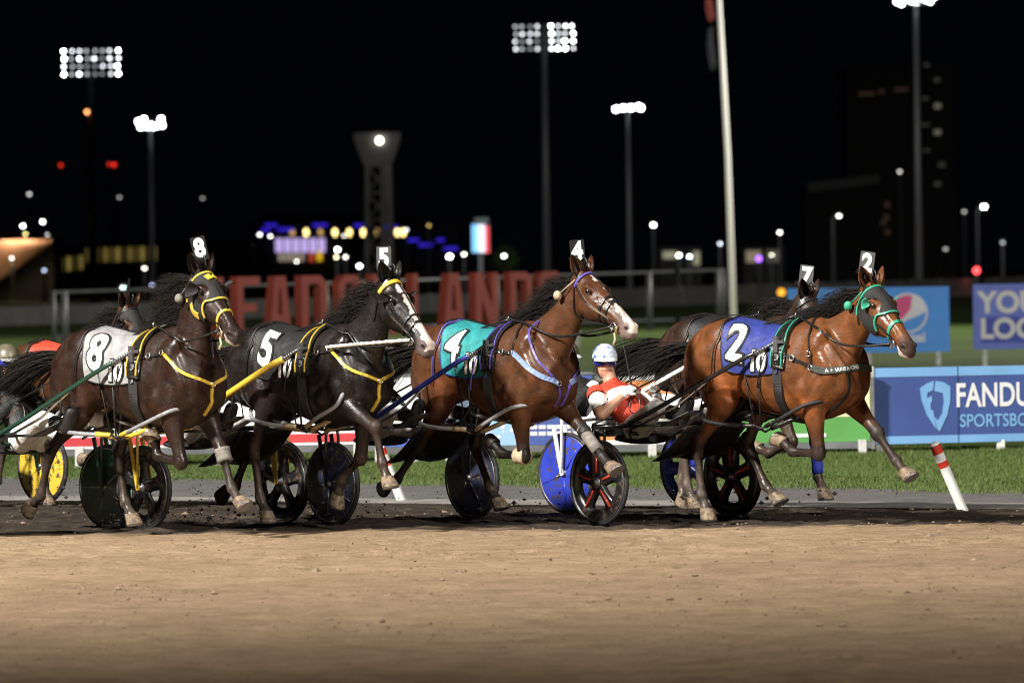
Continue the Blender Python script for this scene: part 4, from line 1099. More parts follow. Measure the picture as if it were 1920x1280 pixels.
def node_ground(name, build):
    m = bpy.data.materials.new(name); m.use_nodes = True; MATS[name] = m
    build(m.node_tree.nodes, m.node_tree.links, m.node_tree.nodes['Principled BSDF']); return m
def tnoise(N, L, vec, scale, detail=6, rough=.6):
    n = N.new('ShaderNodeTexNoise'); n.inputs['Scale'].default_value = scale; n.inputs['Detail'].default_value = detail; n.inputs['Roughness'].default_value = rough
    L.new(vec, n.inputs['Vector']); return n.outputs['Fac']
def ramp(N, L, fac, stops):
    r = N.new('ShaderNodeValToRGB'); e = r.color_ramp.elements
    while len(e) < len(stops): e.new(.5)
    for i, (p, c) in enumerate(stops): e[i].position = p; e[i].color = (*c, 1)
    L.new(fac, r.inputs[0]); return r.outputs[0]
def mixc(N, L, fac, a, b, mode='MIX'):
    m = N.new('ShaderNodeMix'); m.data_type = 'RGBA'; m.blend_type = mode
    for inp, v in ((m.inputs[0], fac), (m.inputs[6], a), (m.inputs[7], b)):
        if hasattr(v, 'links'): L.new(v, inp)
        else: inp.default_value = v if not hasattr(v, '__len__') else (*v, 1)
    return m.outputs[2]

def mat_dirt(N, L, b):
    geo = N.new('ShaderNodeNewGeometry'); pos = geo.outputs['Position']
    fine = tnoise(N, L, pos, 26, 8, .7); mid = tnoise(N, L, pos, 3.2, 6); big = tnoise(N, L, pos, .32, 4)
    col = ramp(N, L, mid, [(.30, (.225, .16, .10)), (.52, (.30, .215, .138)), (.74, (.36, .262, .17))])
    col = mixc(N, L, .55, col, ramp(N, L, big, [(.35, (.72, .70, .70)), (.65, (1.12, 1.12, 1.10))]), 'MULTIPLY')
    col = mixc(N, L, .8, col, ramp(N, L, fine, [(.30, (.45, .43, .42)), (.46, (.95, .95, .95)), (.7, (1.16, 1.15, 1.12))]), 'MULTIPLY')
    p, d, n = L_SHADE_LANE
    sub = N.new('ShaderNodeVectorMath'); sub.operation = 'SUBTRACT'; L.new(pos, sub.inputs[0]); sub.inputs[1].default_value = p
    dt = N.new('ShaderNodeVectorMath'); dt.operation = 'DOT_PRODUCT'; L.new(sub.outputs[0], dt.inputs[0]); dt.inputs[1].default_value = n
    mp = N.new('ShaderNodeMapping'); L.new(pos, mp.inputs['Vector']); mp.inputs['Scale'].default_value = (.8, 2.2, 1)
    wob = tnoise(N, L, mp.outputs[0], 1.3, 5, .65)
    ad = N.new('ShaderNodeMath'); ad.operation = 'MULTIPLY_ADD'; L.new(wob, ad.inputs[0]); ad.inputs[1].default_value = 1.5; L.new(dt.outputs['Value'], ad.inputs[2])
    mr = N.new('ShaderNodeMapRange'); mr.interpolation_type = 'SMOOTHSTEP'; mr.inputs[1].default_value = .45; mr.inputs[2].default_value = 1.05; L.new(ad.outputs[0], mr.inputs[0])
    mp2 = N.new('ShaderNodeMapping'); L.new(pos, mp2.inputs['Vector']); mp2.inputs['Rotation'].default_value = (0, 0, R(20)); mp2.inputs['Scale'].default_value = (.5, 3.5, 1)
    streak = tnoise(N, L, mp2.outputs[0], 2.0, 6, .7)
    shaded = mixc(N, L, 1.0, ramp(N, L, streak, [(.34, (.018, .014, .012)), (.55, (.055, .042, .033)), (.75, (.10, .076, .057))]), ramp(N, L, fine, [(.3, (.6, .6, .6)), (.7, (1.2, 1.2, 1.2))]), 'MULTIPLY')
    col = mixc(N, L, mr.outputs[0], col, shaded)  # horses' cast shadow painted into the dirt colour as a dark band
    L.new(col, b.inputs['Base Color']); b.inputs['Roughness'].default_value = .9; b.inputs['Specular IOR Level'].default_value = .15
    bp = N.new('ShaderNodeBump'); bp.inputs['Strength'].default_value = .8; bp.inputs['Distance'].default_value = .05
    a2 = N.new('ShaderNodeMath'); a2.operation = 'MULTIPLY_ADD'; L.new(fine, a2.inputs[0]); a2.inputs[1].default_value = .5; L.new(mid, a2.inputs[2])
    L.new(a2.outputs[0], bp.inputs['Height']); L.new(bp.outputs[0], b.inputs['Normal'])
def mat_gravel(N, L, b):
    pos = N.new('ShaderNodeNewGeometry').outputs['Position']
    f = tnoise(N, L, pos, 30, 6, .75); m = tnoise(N, L, pos, 2.5, 5)
    col = mixc(N, L, 1.0, ramp(N, L, f, [(.3, (.10, .098, .10)), (.7, (.23, .225, .225))]), ramp(N, L, m, [(.3, (.7, .68, .66)), (.7, (1.1, 1.1, 1.1))]), 'MULTIPLY')
    L.new(col, b.inputs['Base Color']); b.inputs['Roughness'].default_value = .9; b.inputs['Specular IOR Level'].default_value = .2
    bp = N.new('ShaderNodeBump'); bp.inputs['Strength'].default_value = .8; bp.inputs['Distance'].default_value = .04; L.new(f, bp.inputs['Height']); L.new(bp.outputs[0], b.inputs['Normal'])
def mat_infield(N, L, b):
    pos = N.new('ShaderNodeNewGeometry').outputs['Position']
    mp = N.new('ShaderNodeMapping'); L.new(pos, mp.inputs['Vector']); mp.inputs['Scale'].default_value = (1, .35, 1)
    f = tnoise(N, L, mp.outputs[0], 6, 8, .7); m = tnoise(N, L, mp.outputs[0], .35, 5)
    col = mixc(N, L, .9, ramp(N, L, f, [(.3, (.040, .072, .014)), (.7, (.085, .135, .030))]), ramp(N, L, m, [(.3, (.65, .65, .6)), (.7, (1.25, 1.2, 1.1))]), 'MULTIPLY')
    L.new(col, b.inputs['Base Color']); b.inputs['Roughness'].default_value = .85; b.inputs['Specular IOR Level'].default_value = .2
    bp = N.new('ShaderNodeBump'); bp.inputs['Strength'].default_value = .7; bp.inputs['Distance'].default_value = .06; L.new(f, bp.inputs['Height']); L.new(bp.outputs[0], b.inputs['Normal'])
def mat_blade(N, L, b):
    at_ = N.new('ShaderNodeAttribute'); at_.attribute_name = 'blade'; L.new(at_.outputs['Color'], b.inputs['Base Color'])
    b.inputs['Roughness'].default_value = .6; b.inputs['Specular IOR Level'].default_value = .25

def sheet(name, pts, m):
    mb = MB(); mb.add(pts, [tuple(range(len(pts)))]); o = mb.build(name, m); o['kind'] = 'structure'; return o

def board(name, label, u0, u1, vt, vb, dist, m, depth=.05, legs=(), skew=0.0, cat='billboard', group=None, leg_h=None):
    """a flat advertising board standing at its own distance; returns root, matrix (origin bottom left, X right, Y up, Z to the viewer), width, height"""
    a_ = at(u0, vb, dist); b_ = at(u1, vb, dist + skew); c_ = at(u0, vt, dist)
    xdir = (b_ - a_); xdir.z = 0; W = xdir.length; xdir.normalize(); ydir = Vector((0, 0, 1)); Hh = c_.z - a_.z; zdir = xdir.cross(ydir)
    root = empty(name, (a_ + xdir * W / 2) * 1.0, 0); root.location.z = 0
    tag(root, label, cat, group)
    M4 = Matrix((xdir, ydir, zdir)).transposed().to_4x4(); M4.translation = a_ - root.location
    mb = MB(); mb.prism([(0, 0), (W, 0), (W, Hh), (0, Hh)], M4, depth)
    mb.build('panel', m, root)
    for q in legs:
        lb = MB(); p = M4 @ Vector((W * q, 0, -depth * .5)); zb = a_.z
        lb.box((p.x, p.y, (zb + .02) / 2 - .02), (.045, .045, (zb + .02) / 2 + .02)); lb.build('leg', MATS['post_white'], root)
    return root, M4, W, Hh
def area(parent, M4, name, x0, x1, y0, y1, m, lift=.006):
    mb = MB(); mb.add([M4 @ Vector(p) for p in ((x0, y0, lift), (x1, y0, lift), (x1, y1, lift), (x0, y1, lift))], [(0, 1, 2, 3)]); return mb.build(name, m, parent)
def poly(parent, M4, name, pts, m, lift=.008):
    mb = MB(); mb.prism(pts, M4 @ Matrix.Translation((0, 0, lift)), .003, back=False); return mb.build(name, m, parent)

def build_ground():
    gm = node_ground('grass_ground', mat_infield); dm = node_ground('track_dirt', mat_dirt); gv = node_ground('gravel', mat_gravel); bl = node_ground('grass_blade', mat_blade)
    cs = mat('drain_concrete', (.21, .20, .19), .85, noise=(3, .35), bump=(40, .3))
    sheet('ground', [(-1500, -200, -.02), (1500, -200, -.02), (1500, 3000, -.02), (-1500, 3000, -.02)], gm)
    s0, s1 = -60, 70
    sheet('gravel_strip', [along(L_GRASS, s0, .9, -.008), along(L_TRACK, s0, -.12, -.008), along(L_TRACK, s1, -.12, -.008), along(L_GRASS, s1, .9, -.008)][::-1], gv)
    sheet('drain_strip', [along(L_DRAIN, s0, 0, -.004), along(L_TRACK, s0, -.10, -.004), along(L_TRACK, s1, -.10, -.004), along(L_DRAIN, s1, 0, -.004)][::-1], cs)
    a_, b_ = along(L_TRACK, s0), along(L_TRACK, s1)
    # the dirt: a relief of crumbs, hoof prints and wheel ruts where the camera looks, flat sheets further out
    rs = np.random.default_rng(11)
    x0, x1, y0, y1 = -7.5, 7.5, 25.0, 53.0; nxg, nyg = 460, 520
    X, Y_ = np.meshgrid(np.linspace(x0, x1, nxg), np.linspace(y0, y1, nyg), indexing='ij')
    def vnoise(wl, ax=1.0):
        gx, gy = int((x1 - x0) / wl) + 3, int((y1 - y0) / (wl * ax)) + 3; g = rs.uniform(-1, 1, (gx, gy))
        fx, fy = (X - x0) / wl, (Y_ - y0) / (wl * ax); i, j = fx.astype(int), fy.astype(int); u, v_ = fx - i, fy - j; u = u * u * (3 - 2 * u); v_ = v_ * v_ * (3 - 2 * v_)
        return g[i, j] * (1 - u) * (1 - v_) + g[i + 1, j] * u * (1 - v_) + g[i, j + 1] * (1 - u) * v_ + g[i + 1, j + 1] * u * v_
    Zg = .008 * vnoise(.9) + .005 * vnoise(.33) + .0045 * vnoise(.14) + .004 * vnoise(.085)
    lp, ld, ln = L_SHADE_LANE; lane = sst((X - lp.x) * ln.x + (Y_ - lp.y) * ln.y, -.4, .8); Zg = Zg * (1 + 1.6 * lane)
    for _ in range(420):
        cx, cy = rs.uniform(-6, 6), rs.uniform(40, 50) if rs.uniform() < .75 else rs.uniform(27, 42)
        ix = slice(max(int((cx - .3 - x0) / (x1 - x0) * nxg), 0), int((cx + .3 - x0) / (x1 - x0) * nxg)); iy = slice(max(int((cy - .3 - y0) / (y1 - y0) * nyg), 0), int((cy + .3 - y0) / (y1 - y0) * nyg))
        d_ = np.hypot(X[ix, iy] - cx, Y_[ix, iy] - cy); Zg[ix, iy] += -.030 * np.exp(-(d_ / .06) ** 2) + .014 * np.exp(-((d_ - .11) / .035) ** 2)
    hd_ = Vector((math.cos(R(-46)), math.sin(R(-46)), 0)); sd_ = Vector((-hd_.y, hd_.x, 0))
    for (u_, v__) in ((76, 999), (402, 988), (757, 980), (1251, 978), (1180, 957)):
        q = ground(u_, v__)
        for k_ in (-.72, .72):
            w_ = q + sd_ * k_; al = (X - w_.x) * hd_.x + (Y_ - w_.y) * hd_.y; ac = (X - w_.x) * sd_.x + (Y_ - w_.y) * sd_.y
            Zg += np.where(al < .1, 1, 0) * (-.016 * np.exp(-(ac / .03) ** 2) + .008 * np.exp(-((np.abs(ac) - .07) / .025) ** 2))
    hs_ = (X - lp.x) * ln.x + (Y_ - lp.y) * ln.y; Zg += .0032 * np.sin(hs_ * 2 * np.pi / .24 + 1.5 * vnoise(1.3)) * (1 - lane) * (.5 + .5 * vnoise(2.2))
    edge = np.minimum(np.minimum(X - x0, x1 - X), Y_ - y0); Zg = Zg * np.clip(edge / .5, 0, 1)
    tp, td, tn = L_TRACK; past = (X - tp.x) * tn.x + (Y_ - tp.y) * tn.y; Zg = np.where(past > 0, -.03, np.maximum(Zg * np.clip(-past / .8, 0.02, 1), -.015))
    idx = np.arange(nxg * nyg).reshape(nxg, nyg); q4 = np.stack([idx[:-1, :-1], idx[1:, :-1], idx[1:, 1:], idx[:-1, 1:]], -1).reshape(-1, 4)
    vv = np.stack([X, Y_, Zg], -1).reshape(-1, 3).tolist(); nb = len(vv); ff = q4.tolist()
    pl, pr = tp + td * ((x0 - tp.x) / td.x), tp + td * ((x1 - tp.x) / td.x)
    for quad in ([(a_.x, a_.y), (a_.x, -40), (x0, -40), (x0, pl.y)], [(x1, -40), (b_.x + 30, -40), (b_.x, b_.y), (x1, pr.y)], [(x0, -40), (x1, -40), (x1, y0), (x0, y0)]):
        ff.append([len(vv) + i for i in range(4)]); vv += [(x_, y_, 0.0) for x_, y_ in quad]
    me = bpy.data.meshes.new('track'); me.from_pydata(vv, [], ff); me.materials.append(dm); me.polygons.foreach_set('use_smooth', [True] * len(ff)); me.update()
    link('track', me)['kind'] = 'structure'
    # grass of the verge: single blades
    rng = np.random.default_rng(3); n = 330000
    xs = rng.uniform(-9.5, 10.5, n); dep = rng.uniform(0, 1, n) ** 1.3 * 14
    p, d, nn = L_GRASS; s = (xs - p.x) / d.x; base = np.stack([xs, p.y + d.y * s + dep, np.zeros(n)], 1)
    patchy = np.sin(xs * 1.7 + dep) * np.sin(xs * .6 - dep * .9) + .6 * np.sin(xs * 5.1 + 2 * dep)
    thin = np.clip((dep - .1) / 1.1 + .35 * patchy * (dep < 1.6), .02, 1)
    keep = rng.uniform(0, 1, n) < thin; base = base[keep]; n = len(base)
    h = rng.uniform(.012, .034, n) * (1 + .25 * patchy[keep]); wd = rng.uniform(.003, .007, n); an = rng.uniform(0, 2 * np.pi, n); le = rng.uniform(-.035, .035, (n, 2))
    v = np.zeros((n, 3, 3)); dx = np.stack([np.cos(an) * wd, np.sin(an) * wd, 0 * an], 1)
    v[:, 0] = base - dx; v[:, 1] = base + dx; v[:, 2] = base + np.stack([le[:, 0], le[:, 1], h], 1); v[:, :2, 2] = -.02
    me = bpy.data.meshes.new('grass'); me.from_pydata(v.reshape(-1, 3).tolist(), [], np.arange(n * 3).reshape(-1, 3).tolist()); me.materials.append(bl)
    g = rng.uniform(.6, 1.35, n)[:, None] * np.array((.066, .108, .030)) + rng.uniform(0, .04, n)[:, None] * np.array((1, .8, .2))
    set_colour(me, np.repeat(g, 3, 0), 'blade')
    o = link('grass', me); tag(o, 'short green turf between gravel strip and advertising boards', 'grass', kind='stuff')
    # clods and crumbs lying on the dirt, and some thrown up by the hooves
    oc = np.array([(1, 0, 0), (0, 1, 0), (-1, 0, 0), (0, -1, 0), (0, 0, 1), (0, 0, -1)], float); of = np.array([(0, 1, 4), (1, 2, 4), (2, 3, 4), (3, 0, 4), (1, 0, 5), (2, 1, 5), (3, 2, 5), (0, 3, 5)])
    def lumps(name, P, rad, m, label, cat):
        k = len(P); jit = rng.uniform(.5, 1.4, (k, 6, 1)); vv = P[:, None, :] + oc[None] * jit * rad[:, None, None] * np.array((1, 1, .7))
        ff = (np.arange(k)[:, None, None] * 6 + of[None]).reshape(-1, 3); me = bpy.data.meshes.new(name); me.from_pydata(vv.reshape(-1, 3).tolist(), [], ff.tolist()); me.materials.append(m)
        o = link(name, me); tag(o, label, cat, kind='stuff'); return o
    k = 6500; yy = rng.uniform(29, 49, k); xx = rng.uniform(-1, 1, k) * (yy * .096); kk = rng.uniform(0, 1, k) < (.35 + .65 * (np.sin(xx * 2.3 + yy) * np.sin(yy * 1.1 - xx) > .1)); yy = yy[kk]; xx = xx[kk]; P = np.stack([xx, yy, 0 * xx + .002], 1)
    ok = np.array([(Vector(q) - L_TRACK[0]).dot(L_TRACK[2]) < -.2 for q in P]); P = P[ok]
    lumps('dirt_clods', P, rng.exponential(.0042, len(P)) + .002, mat('clod', (.20, .145, .095), .95, noise=(3, .4)), 'small clods and crumbs lying on the dirt track', 'dirt')
    Q = []
    for (u, v, k) in FLING:
        g0 = ground(u, v); 
        for _ in range(int(k * 1.7)):
            Q.append((g0.x + rng.normal(0, .22), g0.y + rng.normal(0, .25), abs(rng.normal(0, .16)) + .01))
    Q = np.array(Q); lumps('flying_dirt', Q, rng.exponential(.0042, len(Q)) + .002, mat('clod_dark', (.035, .027, .022), .9), 'bits of dark dirt thrown up behind the hooves', 'dirt')
FLING = [(350, 985, 170), (440, 985, 90), (640, 985, 120), (560, 985, 70), (700, 975, 40), (930, 975, 120), (1110, 975, 70), (1310, 962, 110), (1380, 975, 60), (150, 965, 110), (60, 970, 60), (1500, 975, 60), (240, 1000, 60)]

def pylon(u, v, ut, vt, label):
    b_ = ground(u, v); t_ = at(ut, vt, b_.y - .10); d = t_ - b_
    root = empty('marker_pylon', b_); tag(root, label, 'pylon', 'red and white pylons along the track edge')
    mb = MB(); Lh = d.length; dn = d.normalized(); q = dn.to_track_quat('Z', 'Y').to_matrix(); r = .042
    mb.lathe([(r, -.05), (r, Lh * .66)], (0, 0, 0), q, 20); mb.build('shaft', MATS['pylon_white'], root)
    for (a_, c_, m) in ((.66, .745, 'pylon_red'), (.745, .86, 'pylon_white'), (.86, .985, 'pylon_red')):
        k = MB(); k.lathe([(r + .0015, Lh * a_), (r + .0015, Lh * c_)], (0, 0, 0), q, 20); k.build('band', MATS[m], root)
    k = MB(); k.lathe([(r, Lh * .985), (r * .98, Lh), (r * .6, Lh + .012), (.001, Lh + .014)], (0, 0, 0), q, 20); k.build('cap', MATS['pylon_white'], root)

def build_boards():
    mat('post_white', (.55, .54, .52), .6, noise=(9, .3)); mat('alu', (.30, .31, .33), .35, .7, noise=(4, .3))
    W_ = mat('vinyl_white', (.72, .72, .74), .45, noise=(2, .06)); 
    V = lambda n, c: mat('vinyl_' + n, c, .45, noise=(2.5, .08))
    red, blue, orange, green, cream, navy = V('red', (.55, .05, .06)), V('blue', (.08, .14, .50)), V('orange', (.75, .30, .10)), V('green', (.10, .32, .08)), V('cream', (.70, .70, .42)), V('navy', (.06, .10, .34))
    sky = V('sky', (.30, .50, .78)); grey = V('greypic', (.20, .14, .12)); pale = V('pale', (.40, .52, .75))
    def low(label, u0, u1, vt, vb, dist, m, skew):
        r, M, w_, h_ = board('advertising_board', label, u0, u1, vt, vb, dist, m, .05, (.05, .5, .95), skew, group='low advertising boards behind the verge')
        fb = MB(); 
        fb.prism([(-.01, -.075), (w_ + .01, -.075), (w_ + .01, -.003), (-.01, -.003)], M @ Matrix.Translation((0, 0, .012)), .07); fb.prism([(-.01, h_ + .003), (w_ + .01, h_ + .003), (w_ + .01, h_ + .03), (-.01, h_ + .03)], M @ Matrix.Translation((0, 0, .012)), .07)
        for k, s_ in enumerate(fb.v): pass
        b1 = MB(); b1.prism([(-.01, -.075), (w_ + .01, -.075), (w_ + .01, -.003), (-.01, -.003)], M @ Matrix.Translation((0, 0, .012)), .07); b1.build('bottom_rail', MATS['alu'], r)
        b2 = MB(); b2.prism([(-.01, h_ + .003), (w_ + .01, h_ + .003), (w_ + .01, h_ + .03), (-.01, h_ + .03)], M @ Matrix.Translation((0, 0, .012)), .07); b2.build('top_rail', MATS['alu'], r)
        return r, M, w_, h_
    r, M, w_, h_ = low('white advertising board with red stripes, between the two dark horses', 120, 700, 712, 842, 60.5, W_, .4)
    area(r, M, 'stripe', 0, w_, .03, .12, red); area(r, M, 'stripe', 0, w_, h_ - .10, h_, red)
    r, M, w_, h_ = low('white and blue advertising board behind the blue shaft', 704, 850, 707, 838, 60.9, W_, .1)
    area(r, M, 'stripe', 0, w_, .0, .24, blue); area(r, M, 'lettering_bar', w_ * .70, w_ * .95, .05, .09, W_, .009)
    poly(r, M, 'picture', [(w_ * .66, .26), (w_ * .90, .26), (w_ * .90, .40), (w_ * .83, .52), (w_ * .78, .56), (w_ * .74, .50), (w_ * .66, .44)], grey)
    area(r, M, 'picture', w_ * .91, w_, .2, h_, blue, .010)
    r, M, w_, h_ = low('blue advertising board with pale spots and white lines under the teal clothed horse', 856, 1112, 706, 836, 61.2, navy, .1)
    area(r, M, 'picture', 0, w_ * .28, .0, h_, pale); poly(r, M, 'picture', [(w_ * .28, 0), (w_ * .50, 0), (w_ * .50, h_), (w_ * .20, h_)], sky)
    rg = random.Random(2)
    for k in range(16):
        x, y, q = w_ * rg.uniform(.22, .50), h_ * rg.uniform(.05, .6), rg.uniform(.012, .028)
        poly(r, M, 'spot', [(x + q * math.cos(i * .785), y + q * math.sin(i * .785)) for i in range(8)], pale if k % 2 else W_, .012)
    for y in (.10, .17): 
        for k in range(7): area(r, M, 'lettering_bar', w_ * (.54 + .062 * k), w_ * (.54 + .062 * k + .052), y, y + .042, W_, .009)
    r, M, w_, h_ = low('orange advertising board with white edges behind the red jacketed driver', 1116, 1330, 705, 834, 61.4, orange, .1)
    area(r, M, 'stripe', 0, w_, 0, .05, W_); area(r, M, 'stripe', 0, w_, h_ - .05, h_, W_)
    r, M, w_, h_ = low('cream and green advertising board behind the bright bay horse', 1336, 1632, 702, 832, 61.6, green, .2)
    area(r, M, 'stripe', 0, w_, .27, h_, cream); area(r, M, 'lettering_bar', w_ * .45, w_ * .72, .055, .095, W_, .009)
    # tall blue board at the right
    fb = V('sportsblue', (.055, .095, .30)); lb = V('lightblue', (.20, .42, .74))
    r, M, w_, h_ = board('advertising_board', 'dark blue board with shield emblem beside the red and white pylon', 1640, 2260, 690, 833, 62.0, fb, .08, (.02, .38, .72, .98), 1.2)
    area(r, M, 'stripe', 0, w_, 0, .085, lb); area(r, M, 'stripe', 0, w_, h_ - .10, h_, lb)
    for q_ in range(1, 4): area(r, M, 'panel_joint', w_ * q_ / 4 - .006, w_ * q_ / 4 + .006, 0, h_, V('joint', (.03, .05, .16)), .0075)
    eb = MB(); eb.prism([(-.05, -.05), (-.006, -.05), (-.006, h_ + .02), (-.05, h_ + .02)], M @ Matrix.Translation((0, 0, .02)), .10); eb.build('end_post', MATS['post_white'], r)
    k = 1 / 3.2 / (FOC / 62.2); oy = h_ - (590 - 590) * k
    cv = lambda X, Y: ((X - 2) * k, h_ - (Y - 600 + X * .022) * k)
    poly(r, M, 'emblem', [cv(*q) for q in [(297, 718), (345, 688), (388, 675), (380, 730), (345, 745), (340, 778), (373, 766), (373, 800), (364, 806), (366, 850), (380, 850), (398, 965), (340, 880), (305, 790)]], lb)
    poly(r, M, 'emblem', [cv(*q) for q in [(398, 675), (450, 682), (493, 708), (490, 800), (470, 880), (420, 980), (402, 960), (388, 890), (410, 912), (438, 868), (450, 800), (444, 748), (388, 735)]], lb)
    tw = mat('print_white_board', (.80, .80, .82), .5)
    flat_text('lettering', 'FANDUEL', 66 / 3.2 * 3.2 * k * 3.0, tw, M @ Matrix.Translation((cv(524, 765)[0], cv(690, 765)[1], .008)), .008, r, .74, 0, 'LEFT')
    flat_text('lettering', 'SPORTSBOOK', 36 * k * 3.0, lb, M @ Matrix.Translation((cv(550, 915)[0], cv(700, 915)[1], .008)), .003, r, .86, 0, 'LEFT')
    # two boards on the infield
    pb = V('cola_blue', (.09, .32, .80)); pk = V('pink', (.72, .10, .28))
    D = 118.0; k = D / FOC
    r, M, w_, h_ = board('billboard', 'bright blue billboard with round red white and blue emblem on the infield', 1478, 1781, 541, 663, D, pb, .12, (.06, .5, .93), 0, group='billboards on the infield')
    cx, cy, rr = (1703 - 1478) * k, h_ - (592 - 543) * k, 36 * k
    arc = lambda a0, a1, q=rr, n=14: [(cx + q * math.cos(R(a0 + (a1 - a0) * i / n)), cy + q * math.sin(R(a0 + (a1 - a0) * i / n))) for i in range(n + 1)]
    poly(r, M, 'emblem', arc(0, 350, rr * 1.05, 40), W_, .006)
    poly(r, M, 'emblem', arc(75, 205, rr * .93) + [(cx - rr * .3, cy - rr * .30), (cx + rr * .15, cy + rr * .2)], pk, .010)
    poly(r, M, 'emblem', arc(235, 365, rr * .93) + [(cx + rr * .60, cy - rr * .12), (cx - rr * .1, cy - rr * .38)], pb, .010)
    flat_text('lettering', 'pepsi', 26 * k, W_, M @ Matrix.Translation((cx + .06, h_ - (638 - 543) * k, .008)), .01, r, 1.0)
    yb = V('violet', (.16, .22, .66)); yd = V('violet_dark', (.07, .10, .46)); D = 116.0; k = D / FOC
    r, M, w_, h_ = board('billboard', 'violet blue billboard with large white letters at the right edge of the infield', 1826, 2150, 533, 655, D, yb, .12, (.065, .5, .93), 0, group='billboards on the infield')
    area(r, M, 'band', .14, w_ - .14, h_ * .10, h_ * .50, yd)
    flat_text('lettering', 'YOUR', 55 * k, W_, M @ Matrix.Translation(((1836 - 1826) * k, h_ - (569 - 533) * k, .009)), .022, r, .98, 0, 'LEFT')
    flat_text('lettering', 'LOGO', 52 * k, W_, M @ Matrix.Translation(((1838 - 1826) * k, h_ - (618 - 533) * k, .012)), .022, r, .98, 0, 'LEFT')

GLYPH = {}
def glyphs():
    w, h, s, c = 1.0, 2.0, .27, .16
    G = GLYPH
    G['E'] = [[(0, 0), (w, 0), (w, s), (s, s), (s, h / 2 - s / 2), (.85, h / 2 - s / 2), (.85, h / 2 + s / 2), (s, h / 2 + s / 2), (s, h - s), (w, h - s), (w, h), (0, h)]]
    G['A'] = [[(0, 0), (s, 0), (.36, .45), (.64, .45), (1 - s, 0), (1, 0), (.74, h), (.26, h)], [(.40, .75), (.46, h - .38), (.54, h - .38), (.60, .75)]]
    G['D'] = [[(0, 0), (w - c * 1.6, 0), (w, c * 1.6), (w, h - c * 1.6), (w - c * 1.6, h), (0, h)], [(s, s), (s, h - s), (w - s - .06, h - s), (w - s, h - s - .08), (w - s, s + .08), (w - s - .06, s)]]
    G['O'] = [[(c * 1.6, 0), (w - c * 1.6, 0), (w, c * 1.6), (w, h - c * 1.6), (w - c * 1.6, h), (c * 1.6, h), (0, h - c * 1.6), (0, c * 1.6)], [(s, s + .08), (s, h - s - .08), (s + .06, h - s), (w - s - .06, h - s), (w - s, h - s - .08), (w - s, s + .08), (w - s - .06, s), (s + .06, s)]]
    G['L'] = [[(0, 0), (w, 0), (w, s), (s, s), (s, h), (0, h)]]
    G['N'] = [[(0, 0), (s, 0), (s, 1.15), (w - s, 0), (w, 0), (w, h), (w - s, h), (w - s, .85), (s, h), (0, h)]]
    G['M'] = [[(0, 0), (s, 0), (s, 1.3), (.62, .6), (1.24 - s, 1.3), (1.24 - s, 0), (1.24, 0), (1.24, h), (1.24 - s, h), (.62, 1.2), (s, h), (0, h)]]
    G['W'] = [[(.15, 0), (.48, 0), (.62, .9), (.76, 0), (1.09, 0), (1.24, h), (.98, h), (.88, .7), (.74, 1.5), (.50, 1.5), (.36, .7), (.26, h), (0, h)]]
    G['S'] = [[(0, c), (c, 0), (w - c, 0), (w, c * 1.3), (w, h / 2 + .05), (w - c, h / 2 + .17), (s, h / 2 + .17), (s, h - s), (w - s, h - s), (w - s, h - .62), (w, h - .62), (w, h - c), (w - c, h), (c, h), (0, h - c), (0, h / 2), (c, h / 2 - .13), (w - s, h / 2 - .13), (w - s, s), (s, s), (s, .62), (0, .62)]]

